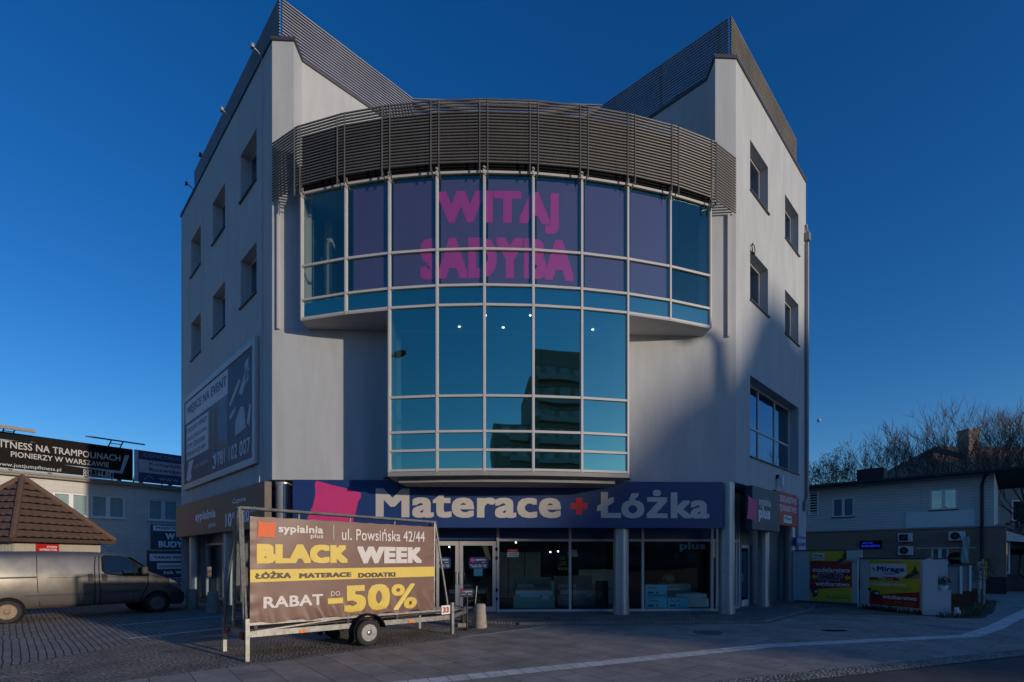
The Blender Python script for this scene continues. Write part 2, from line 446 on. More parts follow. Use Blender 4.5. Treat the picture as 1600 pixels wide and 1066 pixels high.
# ------------------------------------------------------------------ ground and paving
M_ASPH = mat('asphalt', (0.105, 0.092, 0.085), 0.9, var=0.22, scale=1.5, bump=0.5, bscale=150, spec=0.3)
M_SETT = cell_mat('granite_setts', (0.22, 0.182, 0.15), (0.31, 0.26, 0.215), (0.045, 0.038, 0.032), 10.5, math.radians(20), bump=0.9)
M_SLAB = brick_mat('concrete_slabs', (0.29, 0.242, 0.205), (0.35, 0.295, 0.255), (0.085, 0.07, 0.06), 0.98, 0.56, 0.008, math.radians(-129.0), bump=0.35, dirt=0.34)
M_PAVER = brick_mat('grey_pavers', (0.27, 0.225, 0.185), (0.33, 0.28, 0.235), (0.015, 0.013, 0.011), 0.30, 0.125, 0.011, math.radians(-135.0), bump=0.9, dirt=0.25, distort=0.10)
M_WSLAB = brick_mat('white_slabs', (0.74, 0.68, 0.63), (0.64, 0.59, 0.55), (0.16, 0.15, 0.14), 0.32, 0.9, 0.008, math.radians(-22.0), bump=0.3, dirt=0.3, big=4)
M_COBB = cell_mat('pale_cobbles', (0.16, 0.15, 0.14), (0.40, 0.37, 0.33), (0.05, 0.045, 0.04), 13.0, 0.4, bump=1.0, rnd=1.0)
M_KERB = brick_mat('kerb_stone', (0.17, 0.16, 0.15), (0.21, 0.195, 0.18), (0.05, 0.05, 0.05), 1.0, 4.0, 0.01, 0.0, bump=0.2, dirt=0.35)
M_LINE = mat('worn_white_line', (0.72, 0.69, 0.66), 0.8, var=0.25, scale=14)

struct(MB().quad((-900, -900, 0), (900, -900, 0), (900, 1200, 0), (-900, 1200, 0)).build('ground', M_ASPH))
struct(MB().poly([(-8.6, 6.0, .004), (-8.9, 9.0, .004), (-8.4, 11.8, .004), (-8.3, 14.6, .004), (-7.6, 16.2, .004), (-6.5, 17.2, .004), (9, 17.9, .004), (14.5, 21, .004), (13.6, 16.4, .004),
                  (9.6, 16.2, .004), (7.4, 14.4, .004), (1.05, 14.0, .004), (-1.23, 12.0, .004), (-4.6, 9.1, .004), (-9, 5.2, .004)]).build('sett_paving', M_SETT))
struct(MB().poly([(-45, 3, .004), (-14, 5.0, .004), (-8.62, 6.0, .004), (-8.92, 9.0, .004), (-8.42, 11.8, .004), (-8.32, 14.6, .004), (-8.6, 16.9, .004), (-16.5, 24.8, .004), (-45, 40, .004)]).build('parking_area', M_PAVER))
struct(MB().poly([(-16, -.5, .008), (-4.6, 9.16, .008), (-1.23, 12.1, .008), (1.05, 14.1, .008), (7.4, 14.66, .008), (9.9, 17.1, .008), (13.6, 16.6, .008), (14.5, 15.9, .008), (16.5, 17.3, .008), (22, 24.5, .008),
                  (34, 33, .008), (46, 40, .008), (46, 23.2, .008), (10.5, 10.45, .008), (4.6, 8.3, .008), (-1, 6.25, .008), (-14, 1.6, .008)]).build('pavement', M_SLAB))

def strip(pts, w, z, f=None):
    """flat ribbon along a plan polyline"""
    b = MB(); P = [V2(*p) for p in pts]; L = []; R = []
    for i, q in enumerate(P):
        d1 = (q - P[i - 1]).normalized() if i else (P[1] - q).normalized()
        d2 = (P[i + 1] - q).normalized() if i < len(P) - 1 else d1
        t = (d1 + d2).normalized(); n = V2(-t.y, t.x); k = w / 2 / max(0.4, n.dot(V2(-d1.y, d1.x)))
        L.append(q + n * k); R.append(q - n * k)
    for i in range(len(P) - 1):
        b.add([(R[i].x, R[i].y, z), (R[i + 1].x, R[i + 1].y, z), (L[i + 1].x, L[i + 1].y, z), (L[i].x, L[i].y, z)], [(0, 1, 2, 3)])
    return b
struct(strip([(-7.5, 5.0), (-1.0, 8.02), (5.58, 11.0), (8.6, 11.75), (11.2, 12.35), (13.2, 13.8), (16.4, 16.4), (30, 27.5)], 0.37, .013).build('white_paving_band', M_WSLAB))
struct(strip([(-14, 1.4), (-1, 6.1), (4.6, 8.15), (10.5, 10.3), (46, 23.0)], 0.42, .013).build('cobble_gutter', M_COBB))
struct(strip([(-11.2, 14.25), (-9.4, 16.6)], 0.12, .009).build('parking_line', M_LINE))
struct(strip([(-9.1, 11.95), (-7.75, 13.8)], 0.12, .0115).build('parking_line', M_LINE))
struct(strip([(-1.25, 12.13), (1.0, 14.1)], 0.07, .012).build('parking_line', M_LINE))
# raised apron of setts in front of the shop, with its kerb
AP = [(0.2, 14.45), (1.6, 14.62), (7.35, 14.84), (10.65, 18.2), (11.9, 19.9)]
apron = AP + [(14.4, 20.4), (14.4, 21.5), (10.5, 22), (6, 18.6), (-4, 18.0), (-2.0, 15.2)]
ma = MB(); ma.slab(apron, 0.002, 0.06)
struct(ma.build('shop_apron', M_SETT))
kb = MB()
for a, b in zip(AP[:-1], AP[1:]):
    a, b = V2(*a), V2(*b); d = (b - a).normalized()
    kb.bar((a.x - d.x * .0, a.y - d.y * .0, .035), (b.x, b.y, .035), 0.13, 0.078)
struct(kb.build('kerb', M_KERB, bevel=0.01))
tag(MB().lathe((5.0, 12.9, .014), (0, 0, 1), [(0, .36), (.006, .36), (.006, .3), (.002, .29), (.002, 0)], 24).build('manhole_cover', mat('worn_iron', (0.13, 0.125, 0.12), .7, .2, var=.3, scale=12)), 'flat grey manhole cover set in the dark pavement slabs', 'manhole cover')
g = ground(1305, 986)
tag(MB().box(g.x - .3, g.x + .3, g.y - .12, g.y + .12, .010, .017).build('drain_grate', M_BLACK), 'small dark drain grate in the pavement right of the shop', 'drain')
# pale spill marks on the pavement at right
sp = MB(); rs = random.Random(5)
for (px, py, a, b) in ((1455, 977, .5, .12), (1475, 980, .35, .14), (1490, 984, .55, .10), (1505, 982, .3, .1)):
    q = ground(px, py)
    sp.poly([(q.x + a * math.cos(t) * rs.uniform(.6, 1.1), q.y + b * math.sin(t) * rs.uniform(.6, 1.1), .0165 + .0004 * (px % 7)) for t in [2 * math.pi * k / 18 for k in range(18)]])
struct(sp.build('spill_mark', mat('dried_spill', (0.30, 0.30, 0.30), .8, var=.3, scale=20)))

# ------------------------------------------------------------------ the office building
L0, R0 = V2(-7.6, 16.0), V2(7.36, 16.6)
FF = Fr(L0, R0 - L0)                       # front wall
FL = Fr(L0, (1, -1))                       # left facade, u from -11.8 to 0
FR = Fr(R0, (1, 1))                        # right facade, u from 0 to 7.78
WF = (R0 - L0).length
TL, TR = 11.8, 7.78
ZB, ZT = 4.39, 18.32                       # underside of the upper walls, roof edge
LE = FL(-TL, 0, 0); RE = FR(TR, 0, 0)
office = thing('office_building', (0, 16.3, 0), 'large white plastered corner building with a curved teal glass bay and louvered roof screens', 'building')

WL = [(a, b) for a, b in ((-3.05, -1.41), (-6.53, -4.88), (-9.95, -8.33))]
holesL = [(a, b, z0 + EYE, z1 + EYE) for a, b in WL for z0, z1 in ((12.70, 14.42), (8.9, 10.62))]
WR = [(1.25, 3.03), (4.97, 6.72)]
holesR = [(a, b, z0 + EYE, z1 + EYE) for a, b in WR for z0, z1 in ((12.70, 14.45), (8.9, 10.65))]
bigR = (1.25, 6.72, 3.48 + EYE, 6.29 + EYE)
wl_ = MB(FL); wl_.grid([-TL, 0], [ZB, ZT], holesL, 0, 0.45)
wl_.build('side_wall', M_PLASTER, office)
wr_ = MB(FR); wr_.grid([0, TR], [ZB, ZT], holesR + [bigR], 0, 0.42)
wr_.grid([6.75, TR], [0, ZB], [], 0, 0)
wr_.quad((6.75, 0, 0), (6.75, -1.2, 0), (6.75, -1.2, ZB), (6.75, 0, ZB))
wr_.build('side_wall', M_PLASTER, office)

# bay circle
CB, RB = V2(-0.80, 33.03), 18.44
def on_circle(px, r=RB):
    a = (px - 800.0) / FOC
    A = a * a + 1; Bq = -2 * (a * CB.x + CB.y); C = CB.x ** 2 + CB.y ** 2 - r * r
    Y = (-Bq - math.sqrt(Bq * Bq - 4 * A * C)) / (2 * A)
    return V2(a * Y, Y)
def ang(p): return math.atan2(p.x - CB.x, CB.y - p.y)
def arc(t, r=RB): return V2(CB.x + r * math.sin(t), CB.y - r * math.cos(t))
TH = [ang(on_circle(px)) for px in (471, 540, 608, 682.5, 756.5, 833, 909, 981, 1047.5, 1110)]
BP = [arc(t) for t in TH]
def wallu(p): return (p - L0).dot(FF.u)
def wallpt(u, d=0.0): q = FF(u, d, 0); return V2(q.x, q.y)
uA, uB = wallu(BP[0]) + .1, wallu(BP[9]) - .1      # opening in the front wall behind the upper bay
uC, uD = wallu(BP[2]) + .08, wallu(BP[7]) - .08    # behind the lower bay
zS = EYE + 7.25                                     # soffit of the wide upper bay
zRoofT = 14.35                                      # terrace level
fw = MB(FF)
fw.grid([0, uA, uC, uD, uB, WF], [ZB, zS, zRoofT], [(uA, uB, zS + .02, zRoofT - .3), (uC, uD, ZB + .05, zS + .01)], 0, 0.2)
uN1 = wallu(V2(-6.93, 16.02)); uN6 = wallu(V2(6.67, 16.57))
fw.panel(0, uN1, zRoofT, ZT); fw.panel(uN6, WF, zRoofT, ZT)
fw.build('front_wall', M_PLASTER, office)
N1 = wallpt(uN1); N2 = V2(-6.94, 16.68); N3 = V2(-3.80, 19.82); N4 = V2(3.93, 20.10); N5 = V2(6.70, 17.33); N6 = wallpt(uN6)
B1 = V2(LE.x + 8.5, LE.y + 8.5); B2 = V2(RE.x - 8.5, RE.y + 8.5)
nw = MB()
for a, b in ((N1, N2), (N2, N3), (N3, N4), (N4, N5), (N5, N6)):
    nw.quad((a.x, a.y, zRoofT - .1), (b.x, b.y, zRoofT - .1), (b.x, b.y, ZT), (a.x, a.y, ZT))
nw.build('notch_wall', M_PLASTER, office)
bw = MB()
for a, b in ((V2(LE.x, LE.y), B1), (B1, B2), (B2, V2(RE.x, RE.y))):
    bw.quad((a.x, a.y, 0), (b.x, b.y, 0), (b.x, b.y, ZT), (a.x, a.y, ZT))
bw.build('rear_wall', M_PLASTER, office)
roof = MB()
roof.poly([(p.x, p.y, ZT - .06) for p in (R0, N6, N5, N4, N3, N2, N1, L0, V2(LE.x, LE.y), B1, B2, V2(RE.x, RE.y))])
roof.poly([(p.x, p.y, zRoofT - .05) for p in (N1, N2, N3, N4, N5, N6)])
roof.build('roof', M_COPING, office)
def band(b, pts, z0, z1, off_in, off_out):
    """a continuous capping strip along a polyline; off_out lies to the right of travel"""
    P = [V2(*p) for p in pts]; A = []; Bq = []
    for i, q in enumerate(P):
        d1 = (q - P[i - 1]).normalized() if i else (P[1] - q).normalized()
        d2 = (P[i + 1] - q).normalized() if i < len(P) - 1 else d1
        n1 = V2(d1.y, -d1.x); n2 = V2(d2.y, -d2.x); n = (n1 + n2).normalized(); k = 1 / max(.35, n.dot(n1))
        A.append(q + n * off_out * k); Bq.append(q - n * off_in * k)
    for i in range(len(P) - 1):
        a, c, e, g_ = A[i], A[i + 1], Bq[i + 1], Bq[i]
        b.slab([(a.x, a.y), (c.x, c.y), (e.x, e.y), (g_.x, g_.y)], z0, z1)
cp = MB()
band(cp, [(LE.x, LE.y), L0, N1, N2, N3, N4, N5, N6, R0, (RE.x, RE.y)], ZT - .02, ZT + .09, 0.30, 0.05)
cp.build('coping', M_COPING, office)
st = MB()
st.poly([(p.x, p.y, ZB) for p in (L0, R0, V2(RE.x, RE.y), B2, B1, V2(LE.x, LE.y))])
st.build('overhang_soffit', M_PLASTERG, office)

def windows(F, hs, depth, n_vert, n_hor, sill=True):
    for (a, b, c, e) in hs:
        w = 0.075; fr = MB(F); d0, d1 = -depth, -depth + .07
        fr.box(a, a + w, d0, d1, c, e); fr.box(b - w, b, d0, d1, c, e); fr.box(a + w, b - w, d0, d1, c, c + w); fr.box(a + w, b - w, d0, d1, e - w, e)
        for k in range(1, n_vert): u = a + (b - a) * k / n_vert; fr.box(u - w * .6, u + w * .6, d0, d1 - .005, c + w, e - w)
        for k in n_hor: fr.box(a + w, b - w, d0 + .004, d1 - .012, k - w * .5, k + w * .5)
        fo = fr.build('window', M_ALU, office)
        MB(F).panel(a, b, c, e, -depth + .03).build('pane', M_WIN, fo)
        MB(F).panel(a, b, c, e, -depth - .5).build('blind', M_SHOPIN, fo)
        if sill: MB(F).box(a - .04, b + .04, -depth + .06, .07, c - .035, c + .003).build('sill', M_COPING, fo)
windows(FL, holesL, .38, 2, [])
windows(FR, holesR, .36, 1, [])
windows(FR, [bigR], .42, 3, [4.72 + EYE])

# louvered roof screens
def screen(name, a, b, z0, z1, m, posts, r=0.03, pitch=0.098, parent=office, tail=None):
    s = MB(); a, b = V2(*a), V2(*b); n = int((z1 - z0) / pitch)
    for k in range(n + 1):
        z = z0 + (z1 - z0) * k / n
        s.bar((a.x, a.y, z), (b.x, b.y, z), 0.045, 0.042)
    o = s.build(name, m, parent)
    d = (b - a).normalized(); nn = V2(d.y, -d.x)
    for t in posts:
        p = MB()
        q = a + (b - a) * t - nn * .06
        p.bar((q.x, q.y, z0 - .25), (q.x, q.y, z1), .05, .09)
        p.build('post', M_DARKM, o)
    return o
CL, CR = V2(-7.55, 16.42), V2(7.36, 17.0)
SLe = V2(-15.0, 23.87); SNl = V2(-3.94, 20.05); SNr = V2(3.67, 20.33); SRe = V2(12.4, 22.04)
Z0s, Z1s = ZT + .12, 20.12
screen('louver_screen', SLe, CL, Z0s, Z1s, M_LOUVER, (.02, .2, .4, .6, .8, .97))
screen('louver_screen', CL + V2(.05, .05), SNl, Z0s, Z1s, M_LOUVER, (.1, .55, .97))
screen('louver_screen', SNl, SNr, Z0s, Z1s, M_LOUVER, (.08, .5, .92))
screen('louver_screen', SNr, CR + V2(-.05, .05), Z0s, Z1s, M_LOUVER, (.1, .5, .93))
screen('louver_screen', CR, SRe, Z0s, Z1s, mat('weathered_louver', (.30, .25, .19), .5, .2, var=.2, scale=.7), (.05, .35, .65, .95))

# curved louver belt above the bay
zb0, zb1 = EYE + 11.25, EYE + 13.02
bp = [V2(-7.56, 15.93)] + [arc(t, RB + .22) for t in TH] + [V2(7.32, 16.52)]
bp[1] = V2(-6.51, 15.30); bp[10] = V2(6.34, 15.84)
for i in range(11):
    a, b = bp[i], bp[i + 1]; d = (b - a).normalized(); nn = V2(d.y, -d.x)
    s = MB(); n = 20; zz = 0.0
    for k in range(n + 1):
        z = zb0 + (zb1 - zb0) * k / n + zz
        s.tube([(a.x, a.y, z), (b.x, b.y, z)], .025, 8)
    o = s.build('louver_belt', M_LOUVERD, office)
    ts = ((.08, .92) if 0 < i < 10 else ((.93,) if i == 0 else (.07,)))
    for t in ts:
        p = MB()
        q = a + (b - a) * t + nn * .03
        p.bar((q.x, q.y, zb0 - .3), (q.x, q.y, zb1), .028, .03)
        q2 = q - nn * .3
        p.bar((q.x, q.y, zb0 - .12), (q2.x, q2.y, zb0 - .28), .03, .03)
        p.build('bracket', M_LOUVERD, o)

# glazed bay
fr = MB()
H1 = [7.29, 7.86, 8.90, 11.12]; H2 = [2.52, 3.09, 3.63, 4.66, 7.29]
def mullion(b, t, z0, z1, w=.095):
    p = arc(t); n = V2(math.sin(t), -math.cos(t)); u = V2(-n.y, n.x)
    for ww, da, db in ((w, -.06, .0), (.05, 0, .03)):
        a, c = p + n * da, p + n * db
        b.slab([(a.x - u.x * ww / 2, a.y - u.y * ww / 2), (c.x - u.x * ww / 2, c.y - u.y * ww / 2), (c.x + u.x * ww / 2, c.y + u.y * ww / 2), (a.x + u.x * ww / 2, a.y + u.y * ww / 2)], z0, z1)
def transom(b, i, z, h=.068, d0=-.055, d1=.02):
    p, q = arc(TH[i], RB), arc(TH[i + 1], RB); d = (q - p).normalized(); n = V2(d.y, -d.x)
    b.slab([((p + n * d0).x, (p + n * d0).y), ((p + n * d1).x, (p + n * d1).y), ((q + n * d1).x, (q + n * d1).y), ((q + n * d0).x, (q + n * d0).y)], z - h / 2, z + h / 2)
for i, t in enumerate(TH):
    low = EYE + (2.47 if 2 <= i <= 7 else 7.25)
    mullion(fr, t, low, EYE + 11.3)
for i in range(9):
    for z in H1: transom(fr, i, EYE + z)
    if 2 <= i <= 6:
        for z in H2[:-1]: transom(fr, i, EYE + z)
bay = fr.build('glazed_bay', M_ALU, office)
def pane_pts(i, r=RB - .035): return arc(TH[i], r), arc(TH[i + 1], r)
for i in range(9):
    rows = list(zip(H1[:-1], H1[1:]))
    if 2 <= i <= 6: rows += list(zip(H2[:-1], H2[1:]))
    p, q = pane_pts(i)
    for z0, z1 in rows:
        MB().quad((p.x, p.y, EYE + z0), (q.x, q.y, EYE + z0), (q.x, q.y, EYE + z1), (p.x, p.y, EYE + z1)).build('pane', M_BAYT if z0 > 7.5 else M_BAY, bay)
# side returns, soffits, fascia and top slab of the bay
rt = MB()
for i, z0 in ((0, zS), (9, zS)):
    p = BP[i]; q = wallpt(wallu(p)); rt.quad((p.x, p.y, z0), (q.x, q.y, z0), (q.x, q.y, EYE + 11.4), (p.x, p.y, EYE + 11.4))
for i in (2, 7):
    p = BP[i]; q = wallpt(wallu(p)); rt.quad((p.x, p.y, EYE + 2.45), (q.x, q.y, EYE + 2.45), (q.x, q.y, zS), (p.x, p.y, zS))
rt.build('bay_return', M_ALU, office)
sf = MB()
for rng in ((0, 1, 2), (7, 8, 9)):
    pts = [arc(TH[i], RB + .02) for i in rng] + [wallpt(wallu(BP[rng[2]])), wallpt(wallu(BP[rng[0]]))]
    sf = MB(); sf.slab([(p.x, p.y) for p in pts], zS - .03, zS + .0); sf.build('bay_soffit', M_PLASTERG, office)
lo = MB()
pts = [arc(TH[i], RB + .09) for i in range(2, 8)] + [wallpt(uD + .12, .01), wallpt(uC - .12, .01)]
lo.slab([(p.x, p.y) for p in pts], EYE + 2.34, EYE + 2.46)
pts2 = [arc(TH[i] * .93, RB - .25) for i in range(2, 8)] + [wallpt(uD - .3, .01), wallpt(uC + .3, .01)]
lo.slab([(p.x, p.y) for p in pts2], EYE + 2.2, EYE + 2.34)
lo.build('bay_base', mat('grey_trim', (.28, .275, .27), .8, var=.08), office)
fa = MB()
for i in range(9):
    p, q = arc(TH[i], RB - .03), arc(TH[i + 1], RB - .03)
    fa.quad((p.x, p.y, EYE + 11.12), (q.x, q.y, EYE + 11.12), (q.x, q.y, EYE + 12.9), (p.x, p.y, EYE + 12.9))
fa.poly([(p.x, p.y, EYE + 12.2) for p in [arc(t, RB - .03) for t in TH] + [wallpt(uB + .1), wallpt(uA - .1)]])
fa.build('bay_fascia', M_BLACK, office)
# rooms behind the bay
rm = MB()
b0, b1 = wallpt(uA - .2, -6), wallpt(uB + .2, -6); a0, a1 = wallpt(uA - .2, -.25), wallpt(uB + .2, -.25)
rm.quad((b0.x, b0.y, ZB), (b1.x, b1.y, ZB), (b1.x, b1.y, 14), (b0.x, b0.y, 14))
rm.quad((a0.x, a0.y, ZB), (b0.x, b0.y, ZB), (b0.x, b0.y, 14), (a0.x, a0.y, 14)); rm.quad((a1.x, a1.y, ZB), (b1.x, b1.y, ZB), (b1.x, b1.y, 14), (a1.x, a1.y, 14))
rm.build('room_wall', M_ROOM, office)
def floor_slab(rng, z0, z1, m, nm):
    f_ = MB(); P = [arc(TH[i], RB - .16) for i in rng] + [b1, b0]
    f_.slab([(p.x, p.y) for p in P], z0, z1); return f_.build(nm, m, office)
floor_slab(range(0, 10), EYE + 7.32, EYE + 7.84, M_SPANDREL, 'floor_slab')
floor_slab(range(0, 10), EYE + 11.2, EYE + 11.3, M_ROOM, 'ceiling')
floor_slab(range(2, 8), EYE + 2.5, EYE + 2.56, M_ROOM, 'floor_slab')
ic = MB()
for px, w in ((487, .30), (515, .26), (1036, .24), (1085, .2)):
    q = on_circle(px, RB - 1.5); ic.box(q.x - w / 2, q.x + w / 2, q.y - w / 2, q.y + w / 2, EYE + 7.9, EYE + 11.2)
ic.build('inner_column', M_ROOML, office)
M_LAMP = emit_mat('downlight', (1.0, 0.97, 0.9), 5.0)
for k, (x, y) in enumerate(((-1.67, 16.05), (-.28, 16.1), (2.6, 16.25), (-.81, 15.3), (.56, 15.3))):
    MB().lathe((x, y, EYE + 7.315), (0, 0, -1), [(0, .045), (.02, .036), (.02, 0)], 12).build('downlight', M_LAMP, office)
# purple film with its greeting, hung just inside the glass
def arcmap(r):
    return lambda s_, d, z: Vector((*arc(s_ / RB, r + d), z))
RFILM = RB - .062
fo = None
film = MB()
for i in range(1, 8):
    tl, tr = TH[i] + (.006 if i > 1 else .012), TH[i + 1] - .006
    for k in range(8):
        p, q = arc(tl + (tr - tl) * k / 8, RFILM), arc(tl + (tr - tl) * (k + 1) / 8, RFILM)
        film.quad((p.x, p.y, EYE + 7.92), (q.x, q.y, EYE + 7.92), (q.x, q.y, EYE + 10.95), (p.x, p.y, EYE + 10.95))
fo = film.build('window_film', M_FILM, office)
def sarc(px): return ang(on_circle(px, RFILM)) * RB
tx = MB(arcmap(RFILM))
tx.text('WITAJ', sarc(684), sarc(873), EYE + 9.42, EYE + 10.62, .006, .06)
tx.text('SADYBA', sarc(656.5), sarc(896.5), EYE + 8.07, EYE + 9.27, .006, .06)
tx.build('lettering', M_MAGENTA, fo)

# downpipes, columns
def downpipe(F, u, z0, z1, d, w, name='downpipe', m=M_ALU, round_=False, shoe=None):
    p = MB(F)
    if round_: p.tube([(u, d, z0), (u, d, z1)], w / 2, 10)
    else: p.box(u - w / 2, u + w / 2, .01, d, z0, z1)
    return p.build(name, m, office, smooth='auto' if round_ else False)
downpipe(FF, FF.U(436), EYE + 7.2, EYE + 11.2, .09, .075)
downpipe(FF, FF.U(1137), EYE + 7.2, EYE + 11.2, .09, .075)
dp = MB(FR); u = TR - .13
dp.tube([(u, .09, 15.6), (u, .09, 4.9), (u, .09, 4.5), (u - .35, .1, 4.2), (u - .35, .1, 3.9)], .07, 10)
dp.box(u - .14, u + .10, .005, .2, 15.65, 16.0); dp.tube([(u, .09, 16.0), (u, .05, 16.4)], .05, 8)
dp.build('downpipe', M_LOUVER, office, smooth='auto')
dp2 = MB(FL); dp2.tube([(FL.U(410.5), .03, ZT), (FL.U(410.5), .03, 4.9), (FL.U(411), .1, 4.6), (FL.U(413), .16, 4.35)], .014, 6)
dp2.build('lightning_cable', M_ALU, office)
rg = MB(FR); q = FR.hit(1174.5, 390)
rg.tube([(q[0] + .14 * math.cos(t), .06, q[1] + .14 * math.sin(t)) for t in [2 * math.pi * k / 16 for k in range(17)]], .016, 6)
rg.tube([(q[0], 0, q[1] - .12), (q[0] + .1, .08, q[1] - .15)], .02, 6); rg.tube([(q[0], 0, q[1] + .14), (q[0], .05, q[1] + .22)], .015, 6)
rg.build('cable_ring', M_DARKM, office)
def column(x, y, r=.25, z1=ZB):
    MB().lathe((x, y, .05), (0, 0, 1), [(0, r + .02), (.28, r + .02), (.28, r), (1.42, r), (1.425, r - .008), (1.435, r - .008), (1.44, r), (2.9, r), (2.905, r - .008), (2.915, r - .008), (2.92, r), (z1 - .05, r)], 36).build('column', M_STEEL, office, smooth='auto')
for x, y, r_ in ((-7.43, 16.42, .25), (-3.4, 16.42, .25), (3.6, 16.66, .25), (7.13, 16.78, .25), ): column(x, y, r_)
for px, r_, d_ in ((1193, .2, -.3), (1234.5, .25, -.35)): q = FR(FR.U(px, d_), d_, 0); column(q.x, q.y, r_)
q = FL(-10.6, -.3, 0); column(q.x, q.y, .22); q = FL(-5.35, -.3, 0); column(q.x, q.y, .22)

# ground-floor shop fronts (recessed)
DS = -1.05
def shopfront(F, us, z_head, z_top, d, zf=0.06, lintel=True, name='shop_window'):
    w = .085
    f_ = MB(F)
    for u in us: f_.box(u - w / 2, u + w / 2, d - .05, d + .05, zf, z_top)
    for a, b in zip(us[:-1], us[1:]):
        a, b = a + w / 2, b - w / 2
        f_.box(a, b, d - .045, d + .045, zf, zf + .08); f_.box(a, b, d - .045, d + .045, z_head - .04, z_head + .04)
    o = f_.build(name, M_ALU, office)
    for a, b in zip(us[:-1], us[1:]):
        MB(F).panel(a, b, zf + .04, z_head, d).build('pane', M_SHOPGLASS, o)
    MB(F).panel(us[0], us[-1], z_head, z_top, d - .01).build('header', M_NAVY, o)
    return o
usF = [FF.U(px, DS) for px in (600, 640, 684)]
usF2 = [FF.U(px, DS) for px in (778, 890.5, 960, 1004, 1112, 1120)]
us0 = [FF.U(px, DS) for px in (452, 525, 600)]
shopfront(FF, us0, 2.52, 4.3, DS); shopfront(FF, usF, 2.52, 4.3, DS); shopfront(FF, usF2, 2.52, 4.3, DS)
# entrance doors
dw = MB(FF); ua, um, ub = FF.U(686, DS), FF.U(717.5, DS), FF.U(775.5, DS)
MB(FF).panel(ua - .05, ub + .05, 2.52, 4.3, DS - .012).build('header', M_NAVY, office)
ua = um - (ub - um)
for k, (a, b) in enumerate(((ua, um), (um, ub))):
    d_ = MB(FF); w = .13
    d_.box(a + .01, a + w, DS - .03, DS + .03, .07, 2.48); d_.box(b - w, b - .01, DS - .03, DS + .03, .07, 2.48)
    d_.box(a + w, b - w, DS - .03, DS + .03, .07, .24); d_.box(a + w, b - w, DS - .03, DS + .03, 2.33, 2.48)
    do = d_.build('door', M_ALU, office)
    MB(FF).panel(a + w, b - w, .24, 2.33, DS).build('pane', M_SHOPGLASS, do)
    h = MB(FF); hu = (b - .06) if k == 0 else (a + .07)
    h.tube([(hu, DS + .03, 1.02), (hu, DS + .1, 1.02), (hu, DS + .1, 1.42), (hu, DS + .03, 1.42)], .018, 8); h.build('handle', M_STEEL, do)
    hg = MB(FF)
    if k == 1:
        for z in (.45, .75, 1.85, 2.15): hg.box(b - .015, b + .05, DS + .02, DS + .06, z, z + .11)
        hg.build('hinge', M_BLACK, do)
    st_ = MB(FF); c = a + (b - a) * .52; r = .33
    rr = [(c + sx * (r - .1) + .1 * math.cos(t), 1.74 + sz * (.1) + .1 * math.sin(t)) for sx, sz, t0 in ((1, 1, 0), (-1, 1, 90), (-1, -1, 180), (1, -1, 270)) for t in [math.radians(t0 + q_) for q_ in (0, 30, 60, 90)]]
    st_.poly([(u, DS + .012, z) for u, z in rr]); so = st_.build('opening_hours_sticker', M_NAVY, do)
    lt = MB(FF); lt.text('sypialnia', c - .1, c + .25, 1.80, 1.89, DS + .016, .02); lt.text('plus', c + .12, c + .25, 1.73, 1.785, DS + .016, .02)
    lt.text('Pon - Sob 10:00 - 20:00', c - .27, c + .27, 1.645, 1.685, DS + .016, .02); lt.text('Niedziela 10:00 - 17:00', c - .23, c + .27, 1.59, 1.63, DS + .016, .02); lt.build('lettering', M_WHITE, do)
    em = MB(FF); em.disc(c - .2, 1.83, .07, DS + .016, 14); em.build('emblem', M_PINK, do)
    if k == 1:
        pb = MB(FF); pb.panel(c - .16, c + .14, 1.29, 1.55, DS + .012); pb.build('blue_notice', mat('blue_notice', (.03, .2, .36), .6), do)
# side shop fronts
usL = [-10.4, -7.8, -5.4, -3.0, -.9]
shopfront(FL, usL, 2.52, 4.3, -.75)
usR = [.8, 1.9, 2.15]
shopfront(FR, usR, 2.52, 4.3, -.75)
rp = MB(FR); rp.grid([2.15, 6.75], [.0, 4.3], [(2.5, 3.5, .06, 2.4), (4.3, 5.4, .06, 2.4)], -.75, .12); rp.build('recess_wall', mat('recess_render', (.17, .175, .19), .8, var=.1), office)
for a, b in ((2.5, 3.5), (4.3, 5.4)):
    d_ = MB(FR); d_.box(a, a + .1, -.87, -.82, .06, 2.4); d_.box(b - .1, b, -.87, -.82, .06, 2.4); d_.box(a + .1, b - .1, -.87, -.82, .06, .3); d_.box(a + .1, b - .1, -.87, -.82, 2.28, 2.4)
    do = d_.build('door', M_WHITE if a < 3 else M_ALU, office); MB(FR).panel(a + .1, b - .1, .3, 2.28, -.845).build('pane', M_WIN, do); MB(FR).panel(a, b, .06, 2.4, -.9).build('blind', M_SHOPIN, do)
    MB(FR).box(a + .12, a + .17, -.82, -.76, 1.0, 1.3).build('handle', M_STEEL, do)
